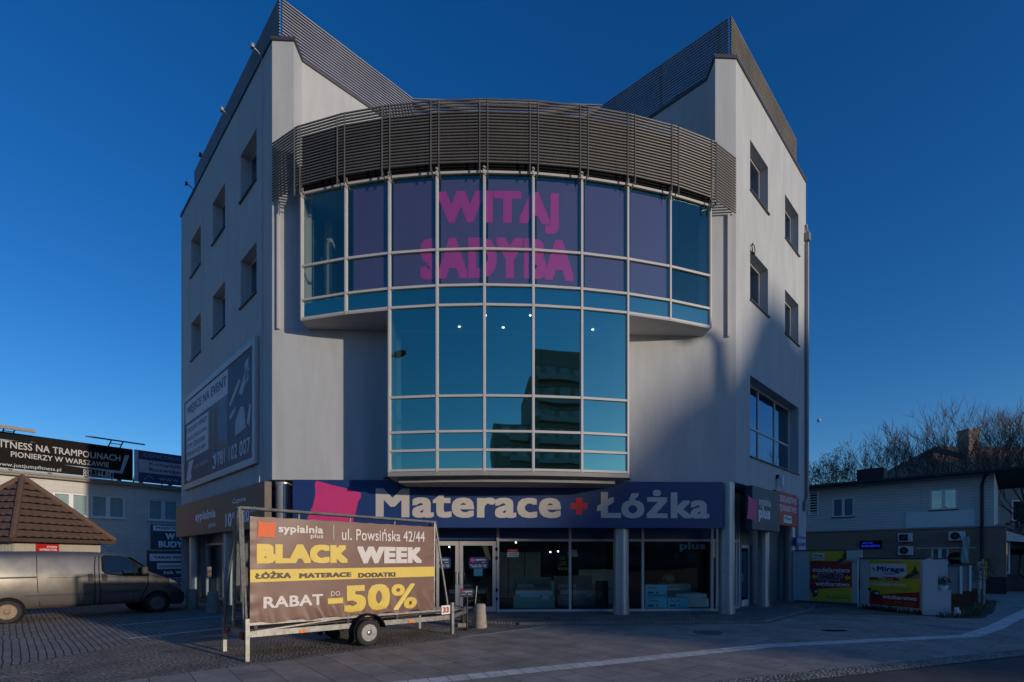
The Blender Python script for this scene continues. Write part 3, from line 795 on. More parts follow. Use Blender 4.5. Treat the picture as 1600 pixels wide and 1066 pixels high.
# shop interior shell
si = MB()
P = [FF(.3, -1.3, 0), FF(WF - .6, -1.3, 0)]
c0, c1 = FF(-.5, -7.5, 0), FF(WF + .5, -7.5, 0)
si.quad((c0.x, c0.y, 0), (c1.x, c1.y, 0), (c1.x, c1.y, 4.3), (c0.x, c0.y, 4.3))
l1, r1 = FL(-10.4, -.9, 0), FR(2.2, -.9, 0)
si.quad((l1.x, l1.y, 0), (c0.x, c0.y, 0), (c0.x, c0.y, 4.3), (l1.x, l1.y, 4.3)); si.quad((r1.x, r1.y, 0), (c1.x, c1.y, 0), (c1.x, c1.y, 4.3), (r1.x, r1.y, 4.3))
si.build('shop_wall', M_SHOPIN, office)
sfl = MB(); f0, f1 = FF(-.3, -1.1, 0), FF(WF + .3, -1.1, 0)
sfl.poly([(p.x, p.y, .068) for p in (FF(.6, -1.12, 0), FF(WF - .5, -1.12, 0), r1, c1, c0, l1)])
sfl.poly([(p.x, p.y, 2.9) for p in (FF(.6, -1.12, 0), FF(WF - .5, -1.12, 0), r1, c1, c0, l1)])
sfl.build('shop_floor', mat('shop_floor', (.05, .048, .045), .45, var=.15), office)
for (px, py, Y) in ((702, 855, 19.0), (806, 848, 18.6), (927, 845, 18.0), (860, 863, 20.5), (872, 862, 20.5)):
    q = at(px, py, Y); MB().lathe(q, (0, -.3, -1), [(-.03, .02), (0, .03), (.01, .028), (.01, 0)], 10).build('spotlight', M_LAMP, office)

# the big pole-like lamp box on the right facade
u, z = FR.hit(1213.5, 753)
lb = thing('wall_lamp', FR(u, .1, z), 'small white box lamp on the right facade above the red sign', 'lamp')
MB(FR).box(u - .09, u + .09, .1, .24, z - .2, z + .2).build('housing', M_WHITE, lb, bevel=.015)
MB(FR).box(u - .1, u + .1, 0, .1, z + .12, z + .26).build('bracket', M_DARKM, lb)
# floodlights on arms along the left roof edge
for k, (px, lab) in enumerate(((411, 'small floodlight on an arm at the left roof edge, the one nearest the front corner'), (362, 'small rusty floodlight on an arm halfway along the left roof edge'), (327, 'small dark floodlight on an arm at the left roof edge, third from the front corner'), (304.5, 'small floodlight on an arm at the far end of the left roof edge'))):
    u = FL.U(px); fl = thing('floodlight', FL(u, 0, ZT), lab, 'floodlight', 'floodlights along the left roof edge')
    MB(FL).tube([(u, .03, ZT - .02), (u, .16, ZT + .10), (u, .30, ZT + .14)], .025, 6).build('arm', M_GALV, fl)
    MB(FL).box(u - .08, u + .08, .28, .38, ZT + .08, ZT + .20).build('lamp_head', M_DARKM if k in (2, 3) else M_LOUVER, fl, bevel=.02)
    MB(FL).panel(u - .06, u + .06, ZT + .1, ZT + .18, .384).build('lens', M_WHITE, fl)
# ------------------------------------------------------------------ signs on the office building
def cushion(b, u0, u1, z0, z1, d, skew=0.0):
    """outline of a plain pillow: pinched corners, bowed sides"""
    P = []
    cx, cz, hw_, hh = (u0 + u1) / 2, (z0 + z1) / 2, (u1 - u0) / 2, (z1 - z0) / 2
    for k in range(48):
        t = 2 * math.pi * k / 48
        c, s_ = math.cos(t), math.sin(t)
        q = 1 / max(abs(c), abs(s_)); r = q * (0.91 + 0.09 * ((q - 1) / 0.4142) ** 2)
        P.append((cx + hw_ * r * c + skew * hh * r * s_, d, cz + hh * r * s_ - skew * .9 * hw_ * r * c))
    b.poly(P)
def sign_box(name, F, u0, u1, z0, z1, d0, d1, m, label, cat='sign', edge=None):
    t = thing(name, F((u0 + u1) / 2, d0, z0), label, cat)
    MB(F).box(u0, u1, d0, d1, z0, z1).build('panel', m, t, bevel=.012)
    return t
def tline(b, F, body, px0, py0, px1, py1, d, bold=.02):
    """lettering whose lower left and upper right corners stand on plane F at these survey readings"""
    a = F.hit(px0, py0, d); c = F.hit(px1, py1, d)
    b.text(body, a[0], c[0], a[1], c[1], d, bold)

# big blue sign
u0, u1 = FF.U(457, .2), FF.U(1130, .2)
sg = sign_box('shop_sign', FF, u0, u1, 2.87, 4.37, .01, .2, M_NAVY, 'long navy blue sign with large cream lettering and a pink cushion over the shop front')
D = .204
b = MB(FF); z = FF.hit(800, 809, D)[1]; zt = FF.hit(800, 764.5, D)[1]
b.text('Materace', FF.U(587, D), FF.U(876.5, D), z - .01, zt, D, .034)
b.text('Łóżka', FF.U(933, D), FF.U(1108.5, D), z - .01, zt + .0, D, .034); b.build('lettering', M_CREAM, sg)
b = MB(FF); c = FF.hit(905, 791, D); r = .10
b.box(c[0] - .27, c[0] + .27, .2, D, c[1] - r, c[1] + r); b.box(c[0] - r, c[0] + r, .2, D + .002, c[1] - .27, c[1] + .27); b.build('plus_mark', M_REDS, sg)
b = MB(FF); b.poly([(*(lambda h: (h[0], D, h[1]))(FF.hit(x, y, D)),) for x, y in ((494, 751.5), (498, 752), (515, 757), (540, 763), (557, 768), (564, 770), (564, 777), (560, 783), (556, 800), (551, 816), (546, 821.5), (540, 822), (500, 817), (485, 815), (480, 810), (483, 803), (489, 790), (493, 772), (492, 756))]); b.build('cushion_emblem', M_PINK, sg)
b = MB(FF); n_ = int((u1 - u0) / .58)
for i in range(n_):
    for j in range(4):
        uu = u0 + .3 + i * .58; zz = 3.05 + j * .36
        b.panel(uu - .012, uu + .012, zz - .012, zz + .012, .2022)
b.build('dot_pattern', mat('sign_dots', (.05, .14, .34), .6), sg)

# brown sign round the left corner
d1 = .235
sg = sign_box('shop_sign', FL, -11.7, .0, 2.87, 4.33, .01, d1, M_BROWNS, 'brown shop sign with pale lettering running along the left facade above its windows')
D = d1 + .004; b = MB(FL)
tline(b, FL, 'sypialnia', 305, 818, 337, 793.5, D, .03); tline(b, FL, 'plus', 326, 826, 337, 815, D, .03)
tline(b, FL, 'Czynne', 363.5, 790, 384, 774.5, D, .02); tline(b, FL, '10', 352, 824, 362, 801, D, .04); tline(b, FL, '00', 363, 811, 372, 799, D, .04)
tline(b, FL, '-', 374, 808, 378, 806, D, .04); tline(b, FL, '20', 379, 817, 389.5, 793, D, .04); tline(b, FL, '00', 391, 801, 400, 790.5, D, .04)
b.build('lettering', mat('pale_letters', (.85, .85, .88), .6), sg)
b = MB(FL); a = FL.hit(293, 838, D); c = FL.hit(303.5, 806, D); cushion(b, a[0], c[0], a[1] + .1, c[1], D, .05); b.build('cushion_emblem', mat('faded_pink', (.32, .05, .10), .6), sg)

# charcoal sign and red sign on the right facade
sg = sign_box('shop_sign', FR, .73, 3.5, 2.87, 4.35, .01, .26, M_GREYS, 'charcoal box sign with a pink cushion emblem on the right facade beside the corner column')
D = .264; b = MB(FR); tline(b, FR, 'sypialnia', 1186, 793, 1204.5, 780, D, .02); tline(b, FR, 'plus', 1185.5, 815, 1203.5, 794, D, .05); b.build('lettering', M_WHITE, sg)
b = MB(FR); a = FR.hit(1168, 813, D); c = FR.hit(1183, 779, D); cushion(b, a[0], c[0], a[1], c[1], D, .12); b.build('cushion_emblem', M_PINK, sg)
u0, u1 = FR.U(1211, .1), FR.U(1245, .1)
sg = sign_box('hobby_sign', FR, u0, u1, 3.17, 4.47, .01, .12, M_REDS, 'red sign with white capitals high on the right facade next to the charcoal sign')
D = .124; b = MB(FR); w_ = u1 - u0
b.text('MODELARSTWO', u0 + .12, u1 - .12, 4.07, 4.32, D, .03); b.text('WĘDKARSTWO', u0 + .14, u1 - .14, 3.66, 3.97, D, .03)
b.panel(u0 + w_ * .35, u1 - w_ * .28, 3.28, 3.58, D); b.build('lettering', M_WHITE, sg)
b = MB(FR); b.text('Mirage', u0 + w_ * .39, u1 - w_ * .32, 3.39, 3.52, D + .004, .03); b.build('logo', M_NAVY, sg)
M_BLUEP = mat('blue_enamel', (.015, .06, .36), .35, var=.05)
u0, u1 = FR.U(1243.5, .0), FR.U(1257.5, .0)
sg = sign_box('house_number', FR, u0, u1, 2.42, 2.80, .005, .03, M_BLUEP, 'small blue enamel house number plate on the white wall end at right', 'house number')
b = MB(FR); b.text('42/44', u0 + .08, u1 - .08, 2.53, 2.73, .034, .02); b.build('lettering', M_WHITE, sg)
u, z = FR.hit(1254, 891)
mb_ = thing('mailbox', FR(u, 0, z - .25), 'dark wall mailbox with a white front on the right end of the white facade', 'mailbox')
MB(FR).box(u - .2, u + .2, .0, .14, z - .26, z + .26).build('housing', M_DARKM, mb_, bevel=.02)
MB(FR).box(u - .12, u + .16, .14, .15, z - .2, z + .16).build('front', M_WHITE, mb_)

# event billboard on the left facade
u0, u1, z0, z1 = -10.84, -1.19, EYE + 3.10, EYE + 7.34
bb = thing('billboard', FL((u0 + u1) / 2, 0, z0), 'large framed event billboard with a phone number on the left facade under the upper windows', 'billboard')
b = MB(FL); w = .24
b.box(u0, u0 + w, .0, .135, z0, z1); b.box(u1 - w, u1, 0, .135, z0, z1); b.box(u0 + w, u1 - w, 0, .135, z0, z0 + w); b.box(u0 + w, u1 - w, 0, .135, z1 - w, z1)
b.build('frame', mat('billboard_frame', (.42, .42, .43), .5, .2, var=.06), bb, bevel=.02)
M_BBD = mat('dark_plum_print', (.075, .065, .10), .6, var=.05); M_PALE = mat('pale_print', (.55, .54, .58), .6, var=.05)
U0, U1, ZZ0, ZZ1 = u0 + w, u1 - w, z0 + w, z1 - w
MB(FL).panel(U0, U1, ZZ0, ZZ1, .095).build('poster', M_BBD, bb)
du, dz = U1 - U0, ZZ1 - ZZ0
def Q(b, a0, a1, c0, c1, d=.1): b.panel(U0 + du * a0, U0 + du * a1, ZZ0 + dz * c0, ZZ0 + dz * c1, d)
b = MB(FL); Q(b, .0, .70, .735, .985); Q(b, .03, .42, .285, .70); b.build('headline_field', M_PALE, bb)
b = MB(FL)
b.text('MIEJSCE NA EVENT', U0 + du * .05, U0 + du * .68, ZZ0 + dz * .80, ZZ0 + dz * .93, .105, .02)
for k, s_ in enumerate(('URODZINY, IMPREZY', 'OKOLICZNOŚCIOWE,', 'STYPY, SZKOLENIA,', 'PREZENTACJE FIRM')):
    b.text(s_, U0 + du * .05, U0 + du * (.40 if k < 2 else .37), ZZ0 + dz * (.60 - .098 * k), ZZ0 + dz * (.665 - .098 * k), .105, .0)
b.build('lettering', M_BBD, bb)
b = MB(FL); b.text('781 102 007', U0 + du * .555, U0 + du * .97, ZZ0 + dz * .055, ZZ0 + dz * .20, .105, .03)
b.text('w tym budynku', U0 + du * .17, U0 + du * .42, ZZ0 + dz * .12, ZZ0 + dz * .2, .105, .0)
b.add([(U0 + du * x, .105, ZZ0 + dz * y) for x, y in ((.03, .05), (.08, .02), (.13, .05), (.12, .12), (.17, .26), (.08, .26), (.045, .12))], [tuple(range(7))])
b.build('phone_number', M_PALE, bb)
b = MB(FL); Q(b, .485, .535, .045, .185, .105); b.build('phone_field', M_PALE, bb)
b = MB(FL); b.tube([(U0 + du * .497, .1052, ZZ0 + dz * .16), (U0 + du * .5, .1052, ZZ0 + dz * .09), (U0 + du * .525, .1052, ZZ0 + dz * .07)], .035, 6); b.build('phone_icon', M_BBD, bb)
b = MB(FL); Q(b, .44, .70, .10, .735)
b.m = 1; Q(b, .44, .48, .10, .72, .102); Q(b, .50, .55, .22, .70, .102)
b.m = 2; Q(b, .58, .69, .30, .73, .102); Q(b, .46, .56, .1, .24, .102)
b.m = 3; Q(b, .71, .985, .26, .985, .101)
b.m = 4
for q in (((.72, .62), (.84, .80), (.86, .76), (.73, .58)), ((.84, .66), (.93, .86), (.96, .82), (.88, .62)), ((.79, .27), (.80, .42), (.86, .52), (.90, .50), (.92, .30)), ((.91, .90), (.95, .93), (.95, .72), (.91, .70)), ((.72, .50), (.80, .56), (.80, .52), (.73, .45)), ((.93, .34), (.96, .5), (.98, .48), (.96, .30))):
    b.poly([(U0 + du * x, .1052, ZZ0 + dz * y) for x, y in q])
b.build('photo_insets', [mat('inset_tan', (.17, .13, .12), .6, var=.4, scale=1.5), mat('inset_rust', (.14, .07, .06), .6, var=.3), mat('inset_sky', (.12, .17, .26), .6, var=.3), mat('inset_dark', (.06, .06, .10), .6, var=.5, scale=2.0), mat('inset_pale', (.42, .42, .47), .6, var=.2)], bb)

# notice on the shop glass
u0, z0 = FF.hit(793, 870.5, DS + .05); u1, z1 = FF.hit(810.5, 858, DS + .05)
nt = thing('window_notice', FF(u0, DS + .01, z0), 'small red and white notice stuck on the shop window right of the doors', 'notice')
MB(FF).box(u0, u1, DS + .006, DS + .012, z0, z1).build('sheet', M_WHITE, nt)
b = MB(FF); b.panel(u0, u1, z0 + (z1 - z0) * .62, z1, DS + .014); b.build('red_band', M_REDS, nt)
b = MB(FF); b.text('UWAGA', u0 + .08, u1 - .08, z0 + .2, z1 - .03, DS + .017, .02); b.build('heading', M_WHITE, nt)
b = MB(FF); b.text('MONITORING', u0 + .04, u1 - .04, z0 + .1, z0 + .15, DS + .014, .02); b.text('OBIEKT CHRONIONY', u0 + .04, u1 - .04, z0 + .03, z0 + .07, DS + .014, .02); b.build('lettering', M_BLACK, nt)

# ------------------------------------------------------------------ things seen inside the shop
M_TEAL = mat('teal_fabric', (.16, .36, .32), .9, var=.1); M_LINEN = mat('pale_linen', (.62, .64, .60), .9, var=.1); M_CYAN = mat('cyan_card', (.20, .62, .68), .7, var=.06)
M_OLIVE = mat('olive_glass', (.20, .19, .05), .4); M_GREYF = mat('grey_fabric', (.22, .22, .24), .9, var=.15); M_WOOD = mat('dark_wood', (.05, .03, .02), .6, var=.2)
ZF = .07
def bed(label, x0, x1, y0, y1, m, head=1.05, seat=.42, side=False):
    t = thing('bed', ((x0 + x1) / 2, y0, ZF), label, 'bed', 'beds shown behind the shop glass')
    MB().box(x0, x1, y0, y1, ZF, seat).build('base', m, t, bevel=.03)
    MB().box(x0 + .06, x1 - .06, y0 + .03, y1 - .12, seat, seat + .18).build('mattress', M_LINEN, t, bevel=.05)
    MB().box(x0, x1, y1 - .1, y1, ZF, head).build('headboard', m, t, bevel=.03)
    MB().box(x0 + .15, x0 + (x1 - x0) * .55, y1 - .55, y1 - .15, seat + .18, seat + .32).build('pillow', M_LINEN, t, bevel=.06)
    if side: MB().box(x1 - .14, x1, y0 + .05, y1 - .1, seat, head - .05).build('side_panel', m, t, bevel=.03)
    return t
t = bed('teal upholstered box bed with a high side behind the window right of the doors', .05, 1.55, 18.3, 20.3, M_TEAL, 1.12, .55, True)
b = MB(); b.box(.3, 1.0, 18.285, 18.298, .5, .64); b.box(1.1, 1.35, 18.28, 18.297, .40, .60); b.build('price_card', M_CYAN, t)
t = bed('bed with dark striped cover and a hanging price card behind the shop window', 1.75, 3.35, 19.2, 21.2, M_GREYF, 1.15, .5)
b = MB(); b.box(2.85, 3.05, 19.18, 19.197, .42, .62); b.build('price_card', M_CYAN, t)
bed('pale bed with a wide white headboard behind the shop column', 2.9, 4.5, 20.0, 22.0, M_LINEN, 1.4, .45)
bed('white bed behind the rightmost shop window beside the stacked cartons', 6.0, 7.3, 18.7, 20.7, M_LINEN, .85, .40)
cs = thing('chest_of_drawers', (3.9, 18.9, ZF), 'black chest of drawers behind the glass left of the middle column', 'cabinet')
MB().box(3.15, 3.55, 18.6, 19.1, ZF, 1.05).build('body', M_BLACK, cs, bevel=.01)
b = MB()
for k in range(4): b.box(3.18, 3.52, 18.585, 18.6, ZF + .05 + .24 * k, ZF + .25 + .24 * k)
b.build('drawer', M_BLACK, cs, bevel=.008)
for k, (x, z, lab) in enumerate(((4.68, ZF, 'pale blue carton at the bottom of the stack behind the right shop window'), (4.68, ZF + .45, 'pale blue carton on top of another carton behind the right shop window'), (5.46, ZF, 'pale blue carton on the floor to the right of the two stacked cartons'))):
    c = thing('carton', (x + .38, 17.9, z), lab, 'carton', 'cartons behind the right shop window')
    MB().box(x, x + .76, 17.72, 18.2, z + .003, z + .443).build('box', M_CYAN, c, bevel=.006)
    b = MB(Fr((x, 17.72), (1, 0))); b.panel(.06, .7, z + .06, z + .09, .003); b.disc(.42, z + .17, .035, .003, 12); b.panel(.08, .3, z + .13, z + .2, .003)
    b.build('print', mat('carton_print', (.03, .12, .16), .7), c); b = MB(Fr((x, 17.72), (1, 0))); b.text('Pianomat', .1, .42, z + .31, z + .37, .003, .02); b.build('lettering', mat('carton_red', (.3, .03, .05), .7), c)
tl_ = thing('table_lamp', (5.75, 18.6, ZF), 'tall floor lamp with an olive glass shade behind the right shop window', 'lamp')
b = MB()
for k in (-.22, 0, .2): b.tube([(5.75 + k, 18.6 + abs(k) * .4, ZF), (5.75 + k * .2, 18.6, .95)], .015, 6)
b.build('stand', M_WHITE, tl_); MB().lathe((5.75, 18.6, .95), (0, 0, 1), [(0, .1), (.06, .2), (.2, .24), (.34, .18), (.4, .06), (.4, 0)], 20).build('lamp_shade', M_OLIVE, tl_, smooth=True)
fl_ = thing('floor_lamp', (2.25, 18.75, ZF), 'tall black floor lamp with a white shade behind the shop window left of the column', 'lamp')
MB().lathe((2.25, 18.75, ZF), (0, 0, 1), [(0, .16), (.03, .16), (.04, .02), (2.0, .02)], 12).build('stand', M_BLACK, fl_); MB().lathe((2.25, 18.75, 1.95), (0, 0, 1), [(0, .2), (.26, .15), (.26, .0)], 18).build('lamp_shade', M_LINEN, fl_, smooth='auto')
wb = thing('wardrobe', (.2, 22.5, ZF), 'pale wardrobe standing at the back of the shop behind the teal bed', 'wardrobe')
MB().box(-.9, 1.3, 22.6, 23.2, ZF, 2.2).build('body', M_WOOD, wb, bevel=.01)
for k in range(3): MB().box(-.88 + .73 * k, -.18 + .73 * k, 22.57, 22.6, ZF + .05, 2.15).build('door', M_LINEN, wb, bevel=.008)
bed('brown upholstered bed at the back of the shop seen through the glass doors', -2.6, -1.0, 20.2, 22.2, M_WOOD, 1.2, .45)
u0, z0 = FF.hit(870, 893, DS - .6); u1, z1 = FF.hit(887, 866, DS - .6)
ps = thing('sale_poster', FF(u0, DS - .6, z0), 'hanging black sale poster with yellow lettering behind the shop window', 'poster')
MB(FF).box(u0, u1, DS - .62, DS - .6, z0, z1).build('sheet', M_BLACK, ps)
b = MB(FF); b.text('-50%', u0 + .03, u1 - .03, z0 + .2, z0 + .36, DS - .594, .02); b.text('BLACK', u0 + .06, u1 - .06, z1 - .12, z1 - .06, DS - .594, .02); b.text('WEEK', u0 + .08, u1 - .08, z1 - .21, z1 - .14, DS - .594, .02)
for k in range(3): b.panel(u0 + .05 + .12 * k, u0 + .14 + .12 * k, z0 + .05, z0 + .14, DS - .594)
b.build('lettering', mat('poster_yellow', (.3, .27, .03), .6), ps)
u0, z0 = FF.hit(1061, 862, DS - .08); u1, z1 = FF.hit(1101, 847, DS - .08)
gl_ = tag(MB(FF).text('plus', u0, u1, z0, z1, DS - .02, .04).build('glass_lettering', mat('frosted_letters', (.30, .30, .30), .7)), 'pale lettering stuck inside the rightmost shop window', 'lettering')

# ------------------------------------------------------------------ advertising trailer
FT = Fr((-4.93, 9.40), (.714, .700))
tr = thing('advertising_trailer', FT(2.4, -.6, 0), 'single axle trailer carrying a tall brown sale banner in front of the shop', 'trailer')
LT = 4.72
b = MB(FT)
for d in (.0, -1.30):
    b.bar((-.02, d, .50), (LT, d, .43), .05, .11); b.bar((.02, d, .69), (LT, d, .62), .05, .05)
for u in (.0, 1.2, 2.2, 3.4, LT): b.bar((u, 0, .50 - u * .015), (u, -1.3, .50 - u * .015), .05, .08)
for u in (.15, 2.0, 3.2, 4.5): b.bar((u, 0.0, .5 - u * .015), (u, 0.0, .68 - u * .015), .04, .04)
b.bar((.05, .02, .54), (2.0, .02, .66), .03, .03)
b.bar((LT, 0, .43), (LT + 1.0, -.55, .47), .05, .09); b.bar((LT, -1.3, .43), (LT + 1.0, -.75, .47), .05, .09); b.bar((LT + .9, -.65, .47), (LT + 1.35, -.65, .47), .06, .09)
b.build('chassis', M_GALV, tr)
b = MB(FT); b.box(.05, LT - .05, -1.27, -.03, .56, .585); b.build('deck', M_WOOD, tr)
b = MB(FT); b.lathe(FT(LT + 1.32, -.65, .56), FT(1, 0, 0) - FT(0, 0, 0), [(0, .05), (.12, .06), (.2, .035), (.2, 0)], 12); b.tube([(LT + 1.0, -.65, .58), (LT + 1.1, -.65, .72), (LT + 1.3, -.65, .74)], .02, 6); b.build('hitch', M_DARKM, tr)
b = MB(FT); b.tube([(LT + .3, -.3, .52), (LT + .5, -.45, .66), (LT + .8, -.5, .58), (LT + 1.2, -.62, .7)], .014, 6); b.build('brake_cable', M_BLACK, tr)
for u, d, zt in ((-.02, .06, .80), (-.02, -1.36, .70), (LT + .02, .06, .80), (LT, -1.36, .66)):
    MB(FT).box(u - .035, u + .035, d - .035, d + .035, .012, zt).build('leg', M_GALV, tr)
MB(FT).box(LT + .98, LT + 1.04, -.78, -.72, .012, .55).build('jockey_leg', M_DARKM, tr)
ax = FT(0, 1, 0) - FT(0, 0, 0)
wheel(tr, FT(2.40, .10, .30), ax, .295, .17, M_RIM, 14); wheel(tr, FT(2.40, -1.45, .30), -ax, .295, .17, M_RIM, 14)
for d0, d1 in ((-.02, .22), (-1.56, -1.33)):
    b = MB(FT); P = [(2.40 + .36 * math.cos(t), .33 + .36 * math.sin(t)) for t in [math.radians(k) for k in range(8, 196, 11)]]; P = P + [(2.02, .12)]
    P2 = [(2.40 + .385 * math.cos(t), .33 + .385 * math.sin(t)) for t in [math.radians(k) for k in range(8, 196, 11)]] + [(1.985, .12)]
    for i in range(len(P) - 1):
        a, c, e, g_ = P[i], P[i + 1], P2[i + 1], P2[i]
        b.prism([a, c, e, g_], d0, d1)
    b.build('mudguard', M_BLACK, tr)
for u, m_ in ((1.02, M_AMBER), (3.55, M_AMBER)):
    MB(FT).box(u - .07, u + .07, .026, .04, .44 - u * .01, .50 - u * .01).build('reflector', m_, tr)
for d in (-.12, -1.1): MB(FT).box(-.07, -.03, d - .09, d + .09, .40, .54).build('tail_light', M_TAILRED, tr)
MB(FT).box(4.42, 4.68, .04, .055, .52, .74).build('number_plate', M_WHITE, tr)
b = MB(FT); b.text('33', 4.46, 4.64, .56, .70, .06, .05); b.build('lettering', M_REDS, tr)
# tube frame
b = MB(FT); zt0, zt1 = 2.86, 2.80
b.tube([(-.13, -.02, zt0), (4.30, -.02, zt1)], .03, 8); b.tube([(-.13, -.2, zt0), (4.3, -.2, zt1)], .025, 8)
for u, zt in ((-.13, zt0), (4.26, zt1)):
    b.tube([(u, -.02, zt), (u + (.1 if u < 0 else 0), -.05, .62)], .03, 8); b.tube([(u, -.2, zt), (u + .02, -.45, .6)], .028, 8)
b.tube([(-.06, -.1, zt0), (-.02, .02, .78)], .022, 8); b.tube([(-.13, -.2, zt0), (-.05, -1.28, .6)], .028, 8)
b.tube([(4.30, -.05, zt1), (4.70, -.05, .66)], .026, 8); b.tube([(4.26, -.2, zt1), (4.5, -1.25, .6)], .028, 8)
for u in (1.0, 2.1, 3.2): b.tube([(u, -.1, zt0 - .03), (u, -.45, .6)], .02, 6)
b.build('banner_frame', M_GALV, tr, smooth='auto')
# banner cloth
BU0, BU1, BZ0, BZ1 = .035, 4.20, .70, 2.71
def wr(u, z):
    t = max(0.0, 1 - (z - BZ0) / .55); e = max(0.0, 1 - min(u - BU0, BU1 - u) / .25)
    w = .010 * noise.noise(Vector((u * 1.3, z * 1.1, 3.0)))
    w += t * (.030 * noise.noise(Vector((u * 5.0 + z * 3.2, z * 1.2, 7.0))) + .012 * math.sin(u * 21 + 5 * z + 2 * noise.noise(Vector((u, z, 0)))))
    w += e * .018 * noise.noise(Vector((u * 2, z * 6, 1.0)))
    return w
b = MB(FT); nu, nz = 130, 60; pts = []
for j in range(nz + 1):
    for i in range(nu + 1):
        u = BU0 + (BU1 - BU0) * i / nu; z = BZ0 + (BZ1 - BZ0) * j / nz
        zz = z
        if j == 0: zz += .02 * math.sin(u * 9) + .015 * noise.noise(Vector((u * 4, 0, 0)))
        if j == nz: zz -= .012 * abs(math.sin(u * math.pi / .42)) 
        zz -= .03 * (u - BU0) / (BU1 - BU0)
        pts.append((u, .045 + wr(u, z), zz))
b.add(pts, [(j * (nu + 1) + i, j * (nu + 1) + i + 1, (j + 1) * (nu + 1) + i + 1, (j + 1) * (nu + 1) + i) for j in range(nz) for i in range(nu)])
bn = b.build('banner', M_BANNER, tr, smooth=True)
DT = .058
def bt(b, body, px0, py0, px1, py1, bold=.03):
    a = FT.hit(px0, py0, DT); c = FT.hit(px1, py1, DT); b.text(body, a[0], c[0], a[1], c[1], DT, bold, wr)
w = MB(FT)
bt(w, 'sypialnia', 435, 835.5, 505, 822.5, .035); bt(w, 'plus', 485, 842.5, 505, 834.8, .025); bt(w, 'ul. Powsińska 42/44', 534, 844, 663.5, 829.5, .012)
a = FT.hit(521, 843, DT); c = FT.hit(522, 820, DT); w.panel(a[0], a[0] + .012, a[1], c[1], DT)
bt(w, 'WEEK', 558, 881, 659.5, 855.5, .07); bt(w, 'RABAT', 411.5, 951, 505, 928, .03); bt(w, 'DO', 517, 931.5, 531.5, 923.5, .0)
w.build('white_lettering', M_BANNERW, bn)
y_ = MB(FT); bt(y_, 'BLACK', 401, 881, 544, 852, .08); bt(y_, '50', 538, 958, 609.5, 912, .05); bt(y_, '%', 611.5, 953.5, 651, 911.5, .02)
a = FT.hit(512, 944, DT); c = FT.hit(536, 934, DT); y_.panel(a[0], c[0], a[1], c[1], DT)
# yellow band: follows the cloth
za, zb_ = FT.hit(500, 906.5, DT)[1], FT.hit(500, 888.5, DT)[1]
for i in range(60):
    ua, ub_ = BU0 + (BU1 - BU0) * i / 60, BU0 + (BU1 - BU0) * (i + 1) / 60
    y_.quad((ua, DT - .004 + wr(ua, za), za), (ub_, DT - .004 + wr(ub_, za), za), (ub_, DT - .004 + wr(ub_, zb_), zb_), (ua, DT - .004 + wr(ua, zb_), zb_))
y_.build('yellow_lettering', M_BANNERY, bn)
k_ = MB(FT); DT = .064
bt(k_, 'ŁÓŻKA', 398.5, 905, 455, 892, .06); bt(k_, 'MATERACE', 468, 903.8, 549, 894, .06); bt(k_, 'DODATKI', 560, 903, 618, 894, .06)
k_.build('brown_lettering', M_BROWNS, bn)
o_ = MB(FT); a = FT.hit(402, 840, DT); c = FT.hit(431, 816, DT); cushion(o_, a[0], c[0], a[1], c[1], DT, .05); o_.build('cushion_emblem', M_ORANGE, bn)

# ------------------------------------------------------------------ bollards and small posts on the setts
def bollard(px, py, r0, r1, h, label, z0=.004):
    q = ground(px, py)
    return tag(MB().lathe((q.x, q.y, z0), (0, 0, 1), [(0, r0), (.03, r0 + .01), (h * .5, (r0 + r1) / 2), (h - .04, r1), (h - .01, r1 - .015), (h, r1 - .05), (h, 0)], 28).build('bollard', M_CONC, smooth='auto'), label, 'bollard', 'concrete bollards round the shop'), q
bo, q = bollard(750, 981, .185, .15, .66, 'sunlit tapered concrete bollard in front of the shop doors by the trailer hitch')
bollard(300, 951, .2, .18, .72, 'grey concrete bollard at the left column next to the van front')
bo, q = bollard(332.5, 957.5, .21, .16, .74, 'concrete bollard holding a small sign post at the left corner of the shop')
ps = thing('sign_post', (q.x, q.y, .74), 'small blank plate on a thin post standing in a concrete bollard', 'sign post')
MB().tube([(q.x - .12, q.y, .72), (q.x - .12, q.y, 1.55)], .018, 8).build('post', M_GALV, ps)
MB().tube([(q.x - .11, q.y - .02, 1.28), (q.x + .1, q.y - .02, .75)], .008, 6).build('stay', M_GALV, ps)
MB().box(q.x - .17, q.x - .03, q.y - .04, q.y - .022, 1.24, 1.60).build('plate', mat('sand_plate', (.36, .26, .2), .6, var=.2), ps, bevel=.01)
q = ground(730, 985)
ws = thing('sidewalk_sign', (q.x, q.y, 0), 'small dark shop sign on a thin pole behind the trailer hitch', 'sign')
MB().tube([(q.x, q.y, .01), (q.x, q.y, 1.05)], .02, 8).build('pole', M_DARKM, ws)
Fq = Fr((q.x - .18, q.y - .03), (1, 0))
MB(Fq).box(0, .34, -.01, .012, .88, 1.10).build('plate', M_GREYS, ws)
b = MB(Fq); b.text('sypialnia', .11, .32, 1.0, 1.06, .016, .02); b.text('pon - sob', .04, .3, .94, .975, .016, .02); b.build('lettering', M_WHITE, ws)
b = MB(Fq); b.disc(.07, 1.035, .035, .016, 12); b.build('emblem', M_PINK, ws)
MB().lathe((q.x, q.y, .004), (0, 0, 1), [(0, .12), (.04, .1), (.05, .03), (.05, 0)], 16).build('foot', M_DARKM, ws, smooth='auto')
q = ground(744, 975)
